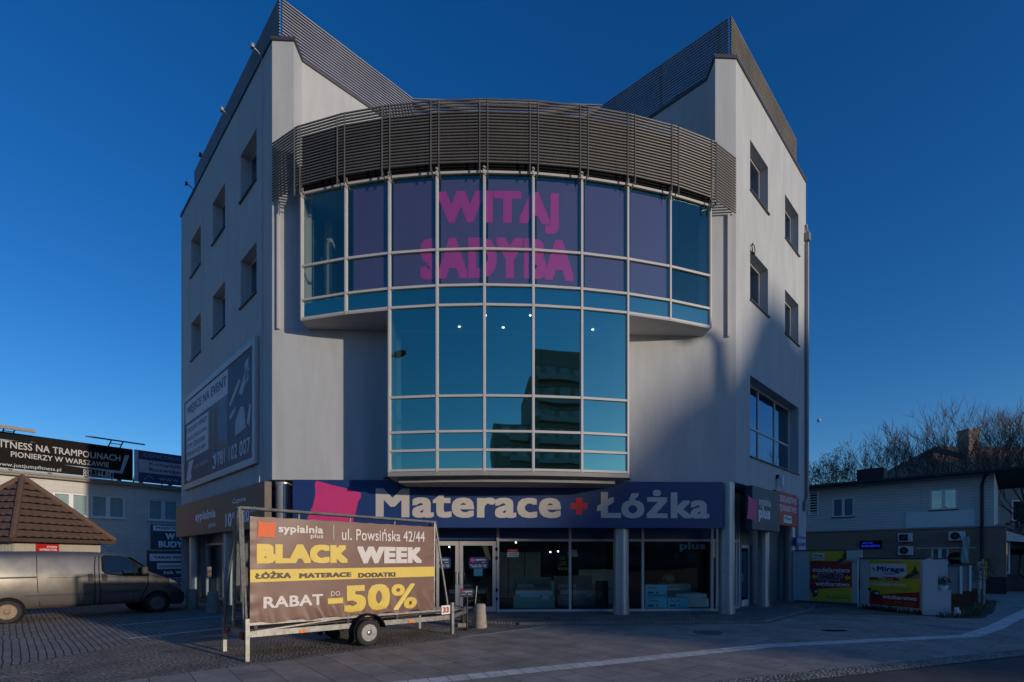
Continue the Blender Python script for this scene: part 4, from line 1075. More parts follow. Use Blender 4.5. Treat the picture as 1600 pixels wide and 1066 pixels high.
tag(MB().tube([(q.x - .05, q.y, .3), (q.x + .02, q.y, 1.1)], .012, 6).lathe((q.x - .05, q.y, .004), (0, 0, 1), [(0, .07), (.3, .03), (.3, 0)], 10).build('marker_rod', M_GALV), 'thin pale rod standing just behind the sunlit bollard', 'rod')
q = ground(722, 980)
tag(MB().box(q.x - .12, q.x + .12, q.y - .08, q.y + .08, .004, .12).build('stone_block', M_CONC, bevel=.02), 'small pale stone block on the setts left of the sunlit bollard', 'block')
q = ground(687, 984)
tag(MB().lathe((q.x, q.y, .004), (0, 0, 1), [(0, .3), (.006, .28), (.006, 0)], 20).build('drain_cover', M_CONC), 'pale round drain cover in the setts under the trailer drawbar', 'drain')
# ------------------------------------------------------------------ delivery van
VH = V2(.588, .809).normalized(); VLft = V2(-VH.y, VH.x)
VB = V2(-12.45, 17.7) + VLft * .90
vf = lambda x, y, z: Vector((VB.x + VH.x * x + VLft.x * y, VB.y + VH.y * x + VLft.y * y, z))
van = thing('delivery_van', vf(-1.9, 0, 0), 'dusty grey brown panel van parked side on in front of the kiosk', 'van')
M_VAN = mat('van_paint', (.155, .142, .128), .24, .45, var=.05, scale=1.5, spec=.5, coat=.5)
M_VPL = mat('van_plastic', (.03, .03, .032), .6, var=.1)
M_VGL = glass_mat('van_glass', (.75, .85, .85), (.03, .035, .035), .07, .003, 1.0)
HW = [(.30, .90), (.6, .985), (1.0, 1.0), (1.40, .985), (2.10, .865), (2.3, .8)]
def hw(z):
    for (a, p), (c, q) in zip(HW[:-1], HW[1:]):
        if z <= c: return p + (q - p) * max(0, (z - a)) / (c - a)
    return HW[-1][1]
STN = [(-4.95, .42, 1.75, .93), (-4.90, .38, 2.02, .97), (-4.6, .34, 2.08, .99), (-3.9, .34, 2.10, 1.0), (-3.0, .34, 2.11, 1.0), (-2.0, .34, 2.11, 1.0), (-1.35, .34, 2.09, 1.0), (-1.0, .34, 2.03, 1.0), (-.8, .34, 1.93, .995), (-.5, .34, 1.70, .99), (-.22, .34, 1.47, .985), (0, .32, 1.37, .98), (.3, .30, 1.25, .96), (.55, .28, 1.10, .91), (.74, .28, .95, .84), (.86, .30, .82, .74), (.92, .36, .68, .62)]
def wf(x):
    for a, c in zip(STN[:-1], STN[1:]):
        if x <= c[0]: t = max(0, (x - a[0]) / (c[0] - a[0])); return a[3] + (c[3] - a[3]) * t
    return .6
b = MB(vf); rings = []
for x, zb, zt, w in STN:
    stp = zt - .13
    half = [(.80 * hw(zb) * w, zb)]
    for z in (zb + .07, zb + .07 + (stp - zb - .07) * .2, zb + .07 + (stp - zb - .07) * .42, zb + .07 + (stp - zb - .07) * .6, zb + .07 + (stp - zb - .07) * .8, stp): half.append((hw(z) * w, z))
    half += [(hw(stp) * w * .955, zt - .055), (hw(stp) * w * .84, zt - .012), (hw(stp) * w * .45, zt + .012)]
    ring = [(x, -y, z) for y, z in half] + [(x, y, z) for y, z in reversed(half)]
    rings.append(ring)
nr = len(rings[0]); pts = [p for r in rings for p in r]
fs = [(i * nr + k, i * nr + (k + 1) % nr, (i + 1) * nr + (k + 1) % nr, (i + 1) * nr + k) for i in range(len(rings) - 1) for k in range(nr)]
fs += [tuple(range(nr)), tuple(range((len(rings) - 1) * nr, len(rings) * nr))]
b.add(pts, fs)
body = b.build('body', M_VAN, van)
sdm = body.modifiers.new('s', 'SUBSURF'); sdm.levels = 2; sdm.render_levels = 2
cut = MB()
axv = Vector((-VLft.x, -VLft.y, 0))
for x in (0, -3.77):
    cut.lathe(vf(x, -.55, .36), axv, [(0, .41), (.8, .41)], 40); cut.lathe(vf(x, .55, .36), -axv, [(0, .41), (.8, .41)], 40)
co = cut.build('cutter', M_VPL)
bo_ = body.modifiers.new('b', 'BOOLEAN'); bo_.operation = 'DIFFERENCE'; bo_.object = co; bo_.solver = 'EXACT'
co.location = -BASE['delivery_van'] * 0
bpy.context.view_layer.update()
me = bpy.data.meshes.new_from_object(body.evaluated_get(bpy.context.evaluated_depsgraph_get()))
body.modifiers.clear(); old = body.data; body.data = me; me.name = 'body'
bpy.data.meshes.remove(old); bpy.data.objects.remove(co)
while len(me.materials) > 1: me.materials.pop()
me.polygons.foreach_set('material_index', [0] * len(me.polygons)); me.polygons.foreach_set('use_smooth', [True] * len(me.polygons))
md = body.modifiers.new('edges', 'EDGE_SPLIT'); md.split_angle = math.radians(40)
# wheel-arch liners, wheels
for x in (0, -3.77):
    for sg_ in (-1, 1):
        b = MB(); a_ = axv * (-sg_)
        b.lathe(vf(x, sg_ * .54, .36), a_, [(0, .408), (.37, .408)], 32)
        b.build('wheel_arch', M_BLACK, van)
M_VRIM = mat('dusty_rim', (.13, .12, .11), .6, .3, var=.25, scale=10)
M_VRIM2 = mat('brown_rim', (.22, .16, .11), .6, .3, var=.3, scale=10)
for x, m_ in ((0, M_VRIM), (-3.77, M_VRIM2)):
    wheel(van, vf(x, -.86, .345), axv, .345, .22, m_, 14); wheel(van, vf(x, .86, .345), -axv, .345, .22, m_, 14)
def side(b, pts, off=.006, n=6):
    """a patch on the van's near side, following its curvature; pts are two polylines (top, bottom) in (x, z)"""
    top, bot = pts; P = []; m = len(top)
    for j in range(n + 1):
        for (x0, z0), (x1, z1) in zip(top, bot):
            t = j / n; x = x0 + (x1 - x0) * t; z = z0 + (z1 - z0) * t
            P.append((x, -(hw(z) * wf(x) + off), z))
    b.add(P, [(j * m + i, j * m + i + 1, (j + 1) * m + i + 1, (j + 1) * m + i) for j in range(n) for i in range(m - 1)])
b = MB(vf); side(b, ([(-1.52, 1.90), (-1.46, 1.96), (-1.12, 1.95), (-.98, 1.92), (-.72, 1.74), (-.45, 1.50), (-.33, 1.38)], [(-1.52, 1.55), (-1.46, 1.42), (-1.12, 1.36), (-.98, 1.34), (-.72, 1.325), (-.45, 1.32), (-.33, 1.32)]), .012)
gw = b.build('side_window', M_VGL, van, smooth=True)
b = MB(vf); side(b, ([(-1.57, 1.93), (-1.48, 2.0), (-1.10, 1.985), (-.95, 1.95), (-.68, 1.77), (-.38, 1.48), (-.25, 1.36)], [(-1.57, 1.5), (-1.48, 1.38), (-1.10, 1.32), (-.95, 1.30), (-.68, 1.285), (-.38, 1.28), (-.25, 1.29)]), .005)
side(b, ([(-.70, 1.76), (-.66, 1.73)], [(-.70, 1.32), (-.66, 1.32)]), .018)
b.build('window_seal', M_BLACK, van)
b = MB(vf)
P = []
for j in range(7):
    t = j / 6; x = -.78 + .53 * t; z = 1.90 - .40 * t
    for k in range(9): y = (k / 4 - 1) * (hw(z) * .90); P.append((x + .035 + .05 * (1 - (k / 4 - 1) ** 2), y, z + .035))
b.add(P, [(j * 9 + k, j * 9 + k + 1, (j + 1) * 9 + k + 1, (j + 1) * 9 + k) for j in range(6) for k in range(8)])
b.build('windscreen', M_VGL, van, smooth=True)
b = MB(vf)
def seam(b, P, w=.026):
    for (x0, z0), (x1, z1) in zip(P[:-1], P[1:]):
        dx, dz = x1 - x0, z1 - z0; L = math.hypot(dx, dz); nx, nz_ = -dz / L * w / 2, dx / L * w / 2
        side(b, ([(x0 + nx, z0 + nz_), (x1 + nx, z1 + nz_)], [(x0 - nx, z0 - nz_), (x1 - nx, z1 - nz_)]), .005, 2)
seam(b, [(-1.62, 1.98), (-1.64, 1.6), (-1.64, 1.2), (-1.60, .8), (-1.62, .42)]); seam(b, [(-1.72, 1.96), (-1.75, 1.6), (-1.75, 1.3), (-1.75, .8), (-1.75, .42)])
seam(b, [(-3.12, 2.0), (-3.13, 1.5), (-3.12, 1.0), (-3.05, .45)], .016)
seam(b, [(-.30, 1.30), (-.28, 1.0), (-.42, .72), (-.52, .42)]); seam(b, [(-3.10, .46), (-2.4, .44), (-1.7, .44)], .01); seam(b, [(-2.9, 1.31), (-2.2, 1.30), (-1.9, 1.36), (-1.78, 1.5)], .008)
seam(b, [(-1.62, 1.02), (-1.0, 1.04), (-.3, 1.06)], .008)
b.build('door_gap', M_BLACK, van)
b = MB(vf); seam(b, [(-3.4, .78), (-2.4, .78), (-1.75, .78)], .055); seam(b, [(-1.6, .78), (-.5, .80)], .055); b.build('side_moulding', M_VPL, van)
b = MB(vf); seam(b, [(-4.7, 1.335), (-3.9, 1.335), (-3.13, 1.335)], .045); b.build('sliding_rail', M_VPL, van)
for x in (-1.86, -1.50):
    b = MB(vf); z = 1.28; b.box(x - .07, x + .07, -(hw(z) + .012), -(hw(z) - .02), z - .12, z + .12); b.build('door_handle', M_VPL, van, bevel=.012)
b = MB(vf); z = 1.43; b.box(-.52, -.34, -(hw(z) + .22), -(hw(z) + .02), 1.34, 1.62); b.build('mirror', M_VPL, van, bevel=.04)
b = MB(vf)
P = []
for x, zb, zt in ((.42, .26, .70), (.60, .25, .70), (.76, .25, .69), (.88, .28, .66), (.95, .34, .60)):
    w = wf(x) * .995 + .015
    P += [(x + .015, -w, zb), (x + .03, -w, zt), (x + .03, w, zt), (x + .015, w, zb)]
b.add(P, [(i * 4 + k, i * 4 + (k + 1) % 4, (i + 1) * 4 + (k + 1) % 4, (i + 1) * 4 + k) for i in range(4) for k in range(4)] + [(16, 17, 18, 19), (0, 1, 2, 3)])
b.build('bumper', M_VPL, van)
for s_ in (-1, 1):
    b = MB(vf)
    P = [];
    for (x, z0, z1) in ((.36, .98, 1.17), (.52, .90, 1.09), (.68, .82, .97), (.80, .76, .86)):
        P += [(x + .02, s_ * (hw(z0) * wf(x) + .012), z0), (x + .02, s_ * (hw(z1) * wf(x) - .02), z1)]
    b.add(P, [(0, 2, 3, 1), (2, 4, 5, 3), (4, 6, 7, 5)]); b.build('headlight', mat('headlight_lens', (.34, .34, .33), .2, .3, var=.2, scale=14), van, smooth=True)
b = MB(vf); side(b, ([(.22, 1.0), (.30, 1.0)], [(.22, .96), (.30, .96)]), .006); b.build('side_indicator', M_AMBER, van)
MB(vf).tube([(-1.2, -.6, 2.09), (-1.75, -.62, 2.62)], .006, 5).build('antenna', M_BLACK, van)
MB(vf).tube([(-.1, -.35, 1.43), (-.05, .1, 1.45)], .014, 5).build('wiper', M_BLACK, van)

# ------------------------------------------------------------------ kiosk with a pyramid roof
kc = V2(-19.5, 20.1); a_ = V2(1.85, -2.25)
KP = [kc + a_, kc + V2(-a_.y, a_.x), kc - a_, kc - V2(-a_.y, a_.x)]     # near corner, then round to the right
kio = thing('kiosk', (kc.x, kc.y, 0), 'small pale clad kiosk with a brown tiled pyramid roof behind the van', 'kiosk')
M_CLAD = mat('cream_cladding', (.46, .43, .37), .8, var=.06); M_TILE = mat('brown_roof_tile', (.125, .074, .052), .75, var=.14, scale=4, bump=.2)
b = MB(); W = [kc + (p - kc) * .83 for p in KP]
for p, q in zip(W, W[1:] + W[:1]):
    b.quad((p.x, p.y, 0), (q.x, q.y, 0), (q.x, q.y, 2.62), (p.x, p.y, 2.62))
    F = Fr(p, q - p); L = (q - p).length
    for k in range(int(L / .14)): b.add([F(.05 + k * .14, d, z) for d, z in ((0, 0), (.012, 0), (.012, 2.6), (0, 2.6))] + [F(.06 + k * .14 + .1, d, z) for d, z in ((0, 0), (.012, 0), (.012, 2.6), (0, 2.6))], [(1, 5, 6, 2), (0, 1, 2, 3), (4, 5, 6, 7)], True)
b.build('wall', M_CLAD, kio)
ZE, ZA = 2.61, 5.08; b = MB(); NC = 9
for p, q in zip(KP, KP[1:] + KP[:1]):
    up = Vector((0, 0, 1))
    for c in range(NC):
        t0, t1 = c / NC, (c + 1) / NC + .012
        n = max(2, int(44 * (1 - t0)))
        P = []
        for t, lift in ((t0, .075), (t1, .0)):
            t = min(t, .999)
            A = p + (kc - p) * t; Bq = q + (kc - q) * t
            for k in range(n + 1):
                r = A + (Bq - A) * (k / n); z = ZE + (ZA - ZE) * t + lift + (.018 * math.sin(k * 1.9 + c * 1.3) if lift else 0)
                P.append((r.x, r.y, z))
        b.add(P, [(k, k + 1, n + 2 + k, n + 1 + k) for k in range(n)])
b.poly([(p.x, p.y, ZE - .03) for p in KP])
kr = b.build('roof', M_TILE, kio)
b = MB()
for p, q in zip(KP, KP[1:] + KP[:1]): b.add([(p.x, p.y, ZE - .02), (q.x, q.y, ZE - .02), (kc.x, kc.y, ZA - .02)], [(0, 1, 2)])
b.build('roof_boarding', M_BLACK, kr)
b = MB()
for p in KP: b.tube([(p.x, p.y, ZE + .06), (kc.x, kc.y, ZA + .05)], .10, 8)
b.lathe((kc.x, kc.y, ZA), (0, 0, 1), [(-.05, .16), (.08, .13), (.16, 0)], 12)
b.build('ridge_tiles', M_TILE, kr, smooth='auto')
b = MB()
for p, q in zip(KP, KP[1:] + KP[:1]): b.bar((p.x, p.y, ZE - .05), (q.x, q.y, ZE - .05), .06, .14)
b.build('fascia', M_BROWNS, kio)
FK = Fr(W[0], W[1] - W[0])
u0, z0 = FK.hit(56, 863, .03); u1, z1 = FK.hit(92, 849.5, .03); z0 -= .5
rs_ = thing('operator_sign', FK(u0, .02, z0), 'bright red sign with white capitals on the kiosk wall above the van roof', 'sign')
MB(FK).box(u0, u1, .014, .04, z0, z1).build('panel', M_REDS, rs_)
b = MB(FK); w_ = u1 - u0; b.text('STOEN', u0 + w_ * .46, u1 - w_ * .1, z1 - .175, z1 - .10, .044, .04); b.text('OPERATOR', u0 + w_ * .14, u1 - w_ * .1, z1 - .285, z1 - .21, .044, .04); b.build('lettering', M_WHITE, rs_)

# ------------------------------------------------------------------ low building at left with billboards on its roof
FB = Fr((-25.8, 25.5), (.62, .785))
lb_ = thing('low_building', FB(2, 0, 0), 'two storey pale brick building behind the kiosk with billboards along its roof', 'building')
M_LB = brick_mat('painted_block_wall', (.60, .575, .54), (.55, .53, .50), (.46, .45, .43), .5, .25, .008, 0, bump=.15, dirt=.1, plane='XZ')
hl = [(1.96, 3.47), (3.56, 5.13), (6.27, 7.86), (8.0, 9.6), (-1.3, .2), (-2.9, -1.4)]
hl = [(a, b_, 4.17, 5.44) for a, b_ in hl]
b = MB(FB); b.grid([-16, 34], [0, 6.1], hl, 0, .16)
for u in (-16, 34): b.quad((u, 0, 0), (u, -12, 0), (u, -12, 6.1), (u, 0, 6.1))
b.quad((-16, -12, 0), (34, -12, 0), (34, -12, 6.1), (-16, -12, 6.1)); b.build('wall', M_LB, lb_)
b = MB(FB); b.box(-16.2, 34.2, -12.2, .35, 6.1, 6.3); b.build('cornice', M_CONC, lb_)
b = MB(FB); b.tube([(-16, .36, 6.25), (34, .36, 6.25)], .07, 8); b.build('gutter', M_CONC, lb_)
for k, (a, c, z0, z1) in enumerate(hl):
    b = MB(FB); w = .09; d0, d1 = -.13, -.05
    b.box(a, a + w, d0, d1, z0, z1); b.box(c - w, c, d0, d1, z0, z1); b.box(a + w, c - w, d0, d1, z0, z0 + w); b.box(a + w, c - w, d0, d1, z1 - w, z1); b.box((a + c) / 2 - .1, (a + c) / 2 + .1, d0 + .003, d1 - .003, z0 + w, z1 - w)
    o = b.build('window', M_WHITE, lb_)
    MB(FB).panel(a, c, z0, z1, -.10).build('pane', M_SHOPGLASS, o); MB(FB).panel(a, c, z0, z1, -.15).build('blind', mat('window_blind', (.50, .50, .50), .8), o)
    MB(FB).box(a - .06, c + .06, -.04, .10, z0 - .06, z0 - .005).build('sill', M_WHITE, o)
def roof_board(u0, u1, z0, z1, m, label):
    t = thing('billboard', FB((u0 + u1) / 2, .1, z0), label, 'billboard', 'billboards on the low building')
    MB(FB).box(u0, u1, .05, .2, z0, z1).build('panel', m, t)
    b = MB(FB)
    for k in range(int((u1 - u0) / 1.5) + 1): u = u0 + .3 + 1.5 * k; b.bar((u, .0, 6.3), (u, .0, z1), .07, .07); b.bar((u, -.05, z1 - .2), (u, -1.4, 6.3), .06, .06); b.box(u - .08, u + .08, .02, .3, z0 - .14, z0 - .02)
    b.build('support', M_DARKM, t)
    return t
t = roof_board(-9, 5.45, EYE + 4.47, EYE + 6.30, mat('black_board', (.014, .013, .013), .8, var=.2, spec=.08), 'long black rooftop billboard with thin white lettering on the low building')
D = .206; b = MB(FB)
def tb(body, px0, py0, px1, py1, bold=.0):
    a = FB.hit(px0, py0, D); c = FB.hit(px1, py1, D); b.text(body, a[0], c[0], a[1], c[1], D, bold)
b.text('FITNESS NA TRAMPOLINACH', FB.U(-7, D), FB.U(188, D), EYE + 5.50, EYE + 5.86, D, .014); b.text('PIONIERZY W WARSZAWIE', FB.U(17, D), FB.U(170, D), EYE + 5.08, EYE + 5.36, D, .014)
b.text('www.justjumpfitness.pl', FB.U(-6, D), FB.U(95.5, D), EYE + 4.52, EYE + 4.76, D, .01); tb('882-144-882', 130, 744.5, 178, 738, .01)
b.build('lettering', mat('grey_white_print', (.45, .43, .42), .6), t)
b = MB(FB)
def pb_(P): b.poly([(*[(lambda h: (h[0], D, h[1]))(FB.hit(x, y, D))][0],) for x, y in P])
pb_([(195, 711), (202, 712), (191, 741), (187, 739)]); pb_([(100, 726.5), (188, 736), (189.5, 740), (187, 740)]); pb_([(0, 684), (56, 691.5), (0, 687.5)]); pb_([(-8, 729.5), (184, 748.5), (184, 750), (-8, 734)])
b.build('stripe', M_SKYP, t)
u0, z1 = FB.hit(-20, 674.5, D); u1, z0 = FB.hit(48, 685, D); b = MB(FB); b.panel(-8.9, u1, z1 - .28, z1 + .05, D); b.build('dark_band', M_BLACK, t)
t = roof_board(5.55, 14, EYE + 4.45, EYE + 6.32, mat('navy_board', (.035, .042, .12), .5, var=.1), 'navy and white rooftop billboard next to the black one, half hidden by the white building')
b = MB(FB); b.panel(5.75, 14, EYE + 5.02, EYE + 5.78, D); b.box(5.55, 5.72, .2, .215, EYE + 4.45, EYE + 6.32); b.build('white_band', mat('pale_board', (.42, .43, .47), .6), t)
b = MB(FB); D = .208; b.text('CONCORDIA ZARZĄDZANIE', 5.98, 10.6, EYE + 5.90, EYE + 6.18, D, .0); b.text('www.concordia', 6.75, 9.9, EYE + 4.62, EYE + 4.92, D, .0)
b.tube([(6.0, D, EYE + 4.6), (6.25, D, EYE + 4.85), (6.5, D, EYE + 4.66)], .03, 5); b.build('lettering', mat('pale_print2', (.30, .33, .42), .6), t)
b = MB(FB); b.text('Kompleksowa obsługa', 6.25, 10.4, EYE + 5.43, EYE + 5.70, D + .004, .02); b.text('Rozwiązujemy problemy', 6.25, 10.9, EYE + 5.08, EYE + 5.36, D + .004, .02); b.build('red_lettering', mat('dark_red_print', (.30, .02, .05), .6), t)
for (pa, pb2, lab) in (((-30, 661), (55, 675), 'pale lamp bar on stands above the left end of the black rooftop billboard'), ((134, 680.5), (226, 696), 'thin dark lamp bar on two stands above the right end of the black rooftop billboard')):
    D = .9; a = FB.hit(*pa, D); c = FB.hit(*pb2, D); zz = (a[1] + c[1]) / 2
    t = thing('lamp_bar', FB(a[0], D, EYE + 6.3), lab, 'lamp', 'lamp bars over the rooftop billboards')
    thick = .16 if pa[0] < 0 else .06
    MB(FB).bar((a[0], D, zz), (c[0], D, zz), .12, thick).build('bar', M_CONC if pa[0] < 0 else M_DARKM, t)
    b = MB(FB); L = c[0] - a[0]
    for k in (.42, .62): b.bar((a[0] + L * k, D, zz), (a[0] + L * k, .1, EYE + 6.2), .05, .05)
    b.bar((a[0] + L * .42, .5, zz - .12), (a[0] + L * .62, .5, zz - .12), .04, .04); b.build('stand', M_DARKM, t)
# signs low on that building
M_SLATE = mat('slate_print', (.055, .07, .12), .6, var=.06); M_PALE = mat('bright_print', (.86, .86, .88), .6, var=.05)
a = FB.hit(236, 858, .1); c = FB.hit(292, 824, .1)
t = thing('wall_sign', FB(a[0], .1, a[1]), 'dark blue wall sign with white capitals on the low building behind the shop corner', 'sign')
U1 = a[0] + 3.1
MB(FB).box(a[0], U1, .0, .1, a[1], c[1] + .1).build('panel', M_SLATE, t)
b = MB(FB); D = .104; h = c[1] + .1 - a[1]; b.panel(a[0] + .1, U1 - .1, a[1] + h * .74, a[1] + h * .96, D); b.text('W TYM', a[0] + .75, U1 - .75, a[1] + h * .40, a[1] + h * .66, D, .05); b.text('BUDYNKU', a[0] + .38, U1 - .38, a[1] + h * .07, a[1] + h * .33, D, .05); b.build('lettering', M_PALE, t)
b = MB(FB); b.text('MIEJSCE NA EVENT', a[0] + .25, U1 - .2, a[1] + h * .79, a[1] + h * .91, D + .004, .02); b.build('dark_lettering', M_SLATE, t)
FI = Fr((-18.75, 25.9), (.62, .785))
t = thing('info_board', FI(1.4, 0, 0), 'tall dark board of white notices standing between the van front and the left shop column', 'sign')
MB(FI).box(0, 3.0, -.05, .05, .05, 2.25).build('panel', M_SLATE, t)
for k in (.1, 2.9): MB(FI).box(k - .04, k + .04, -.12, -.05, 0, 2.3).build('post', M_DARKM, t)
b = MB(FI); b.panel(.12, 2.9, 1.72, 2.1, .056); b.panel(.45, 2.8, 1.30, 1.62, .056); b.text('NA WYNAJEM', .75, 2.75, .98, 1.20, .056, .05)
for k, s_ in enumerate(('IMPREZY OKOLICZNOŚCIOWE', 'SPOTKANIA, FIRMOWE', 'WYDARZENIA')): b.text(s_, .5, 2.8 - .3 * k, .78 - k * .15, .87 - k * .15, .056, .03)
b.panel(.2, 2.8, .12, .36, .056); b.build('lettering', M_PALE, t)
b = MB(FI); b.text('TARAS WIDOKOWY', .3, 2.7, 1.84, 1.98, .06, .04); b.text('PRZESTRZEŃ EVENTOWA', .55, 2.7, 1.39, 1.52, .06, .03); b.text('ZAPRASZAMY', .5, 2.5, .17, .30, .06, .03); b.build('dark_lettering', M_SLATE, t)

# ------------------------------------------------------------------ house at right
FH = Fr((25.3, 26.5), (1, -1))
M_SID = brick_mat('pale_siding', (.62, .60, .58), (.59, .57, .55), (.36, .35, .34), 40.0, .16, .012, 0, rough=.6, bump=.6, dirt=.08, plane='XZ')
M_BRW = mat('brown_render', (.29, .185, .135), .9, var=.08, bump=.1); M_RTILE = mat('dark_roof_tile', (.035, .037, .042), .6, var=.2, scale=5)
hs_ = thing('house', FH(-6, -3, 0), 'two storey house with pale siding above brown render and a dark tiled roof at right', 'house')
ZBd = 3.52
wins = []
for (x0, y0, x1, y1) in ((1300.5, 808.5, 1334.5, 776.5), (1452.5, 797.5, 1496, 762.5)):
    a = FH.hit(x0, y0); c = FH.hit(x1, y1); wins.append((a[0], c[0], a[1], c[1]))
b = MB(FH); b.grid([-17, 0], [ZBd, 6.4], wins, 0, .12)
b.quad((0, 0, ZBd), (0, -8, ZBd), (0, -8, 6.4), (0, 0, 6.4)); b.quad((-17, 0, ZBd), (-17, -8, ZBd), (-17, -8, 6.4), (-17, 0, 6.4)); b.quad((-17, -8, ZBd), (0, -8, ZBd), (0, -8, 6.4), (-17, -8, 6.4))
b.build('upper_wall', M_SID, hs_)
lw_ = []
a = FH.hit(1455, 935, .25); c = FH.hit(1482, 855, .25)
b = MB(FH); b.grid([-17, .45], [0, ZBd], [(a[0], c[0], .75, 2.45)], .22, .14); b.quad((.45, .22, 0), (.45, -8, 0), (.45, -8, ZBd), (.45, .22, ZBd)); b.quad((-17, .22, ZBd), (.45, .22, ZBd), (.45, -8, ZBd), (-17, -8, ZBd))
b.build('lower_wall', M_BRW, hs_)
b = MB(FH); b.box(-17, .5, .22, .30, ZBd - .02, ZBd + .06); b.build('string_course', mat('grey_flashing', (.26, .26, .27), .6), hs_)
b = MB(FH); b.box(-17, a[0] - .2, .22, .26, 0, .6); b.box(c[0] + .2, .48, .22, .26, 0, .9); b.build('plinth', mat('dark_plinth', (.05, .03, .028), .8, var=.1), hs_)
wins2 = [(q, 0) for q in wins] + [((a[0], c[0], .75, 2.45), .22)]
for (u0, u1, z0, z1), d in wins2:
    b = MB(FH); w = .08; d0, d1 = d - .1, d - .02
    b.box(u0, u0 + w, d0, d1, z0, z1); b.box(u1 - w, u1, d0, d1, z0, z1); b.box(u0 + w, u1 - w, d0, d1, z0, z0 + w); b.box(u0 + w, u1 - w, d0, d1, z1 - w, z1); b.box((u0 + u1) / 2 - .07, (u0 + u1) / 2 + .07, d0 + .003, d1 - .003, z0 + w, z1 - w)
    o = b.build('window', M_WHITE, hs_)
    MB(FH).panel(u0, u1, z0, z1, d - .07).build('pane', M_WIN, o); MB(FH).panel(u0, u1, z0, z1, d - .13).build('blind', mat('curtain', (.20, .21, .20), .9) if u0 > -5 else M_SHOPIN, o)
    MB(FH).box(u0 - .05, u1 + .05, d - .01, d + .09, z0 - .05, z0 - .005).build('sill', M_DARKM, o)
b = MB(FH); ov = .75
b.add([(-17.5, ov, 6.42), (1.15, ov, 6.42), (1.15, -4, 6.98), (-17.5, -4, 6.98), (1.15, -8.7, 6.42), (-17.5, -8.7, 6.42)], [(0, 1, 2, 3), (3, 2, 4, 5)])
b.add([(-17.5, ov, 6.30), (1.15, ov, 6.30), (1.15, -4, 6.86), (-17.5, -4, 6.86), (1.15, -8.7, 6.3), (-17.5, -8.7, 6.3), (-17.5, ov, 6.42), (1.15, ov, 6.42), (1.15, -4, 6.98), (1.15, -8.7, 6.42)], [(0, 1, 2, 3), (3, 2, 4, 5), (0, 1, 7, 6), (1, 2, 8, 7), (2, 4, 9, 8)])
for k in range(70): b.tube([(-17.4 + k * .265, ov, 6.44), (-17.4 + k * .265, -4, 7.0)], .045, 5)
for k in range(11): t_ = k / 11; b.bar((-17.5, ov - 4.75 * t_, 6.46 + .56 * t_), (1.15, ov - 4.75 * t_, 6.46 + .56 * t_), .05, .03)
hr = b.build('roof', M_RTILE, hs_)
u_ = FH.U(1352); MB(FH).box(u_ - .7, u_ + .7, -2.6, -1.4, 6.6, 7.45).build('chimney', M_DARKM, hr)
b = MB(FH); b.tube([(-17.5, ov + .07, 6.34), (1.15, ov + .07, 6.34)], .085, 8)
u_ = FH.U(1534.5); b.tube([(u_ + .25, ov + .05, 6.3), (u_ + .1, .55, 6.1), (u_, .12, 5.75), (u_, .12, ZBd + .2), (u_, .36, ZBd - .05), (u_, .36, .2)], .075, 8); b.build('gutter', M_DARKM, hs_, smooth='auto')
# louvred vent, blank board, screen, air conditioners
a = FH.hit(1263, 803, .06); c = FH.hit(1279.5, 769.5, .06)
t = thing('wall_vent', FH(a[0], 0, a[1]), 'white framed louvred vent at the left end of the pale siding', 'vent')
b = MB(FH); w = .1; b.box(a[0], a[0] + w, .01, .08, a[1], c[1]); b.box(c[0] - w, c[0], .01, .08, a[1], c[1]); b.box(a[0], c[0], .012, .082, a[1] - w, a[1]); b.box(a[0], c[0], .012, .082, c[1], c[1] + w)
n = 8
for k in range(n): z = a[1] + (c[1] - a[1]) * (k + .5) / n; b.box(a[0] + w, c[0] - w, .02, .06, z - .03, z + .03)
b.build('frame', M_WHITE, t); MB(FH).panel(a[0], c[0], a[1], c[1], .008).build('backing', M_BLACK, t)
a = FH.hit(1415.5, 827.5, .05); c = FH.hit(1523.5, 796, .05)
t = thing('blank_board', FH(a[0], 0, a[1]), 'long blank white board fixed on the siding under the right upper window', 'board')
zt_ = c[1]; zb_ = max(a[1], ZBd + .08)
MB(FH).box(a[0], c[0], .01, .05, zb_, zt_).build('panel', mat('blank_panel', (.72, .71, .72), .6, var=.03), t)
D = .3; a = FH.hit(1343, 857.5, D); c = FH.hit(1378, 844.5, D)
t = thing('led_display', FH(a[0], .25, a[1]), 'black display with glowing blue lettering on the brown wall', 'display')
MB(FH).box(a[0], c[0], .225, D, a[1], c[1]).build('housing', M_BLACK, t)
b = MB(FH); w_ = c[0] - a[0]; b.text('SKLEP', a[0] + .15, a[0] + w_ * .62, a[1] + .30, c[1] - .1, D + .005, .0); b.text('MODELARSTWO', a[0] + .1, c[0] - .1, a[1] + .09, a[1] + .22, D + .005, .0); b.build('lettering', emit_mat('blue_led', (.02, .06, 1.0), .45), t)
M_AC = mat('ac_white', (.66, .66, .65), .5, var=.05)
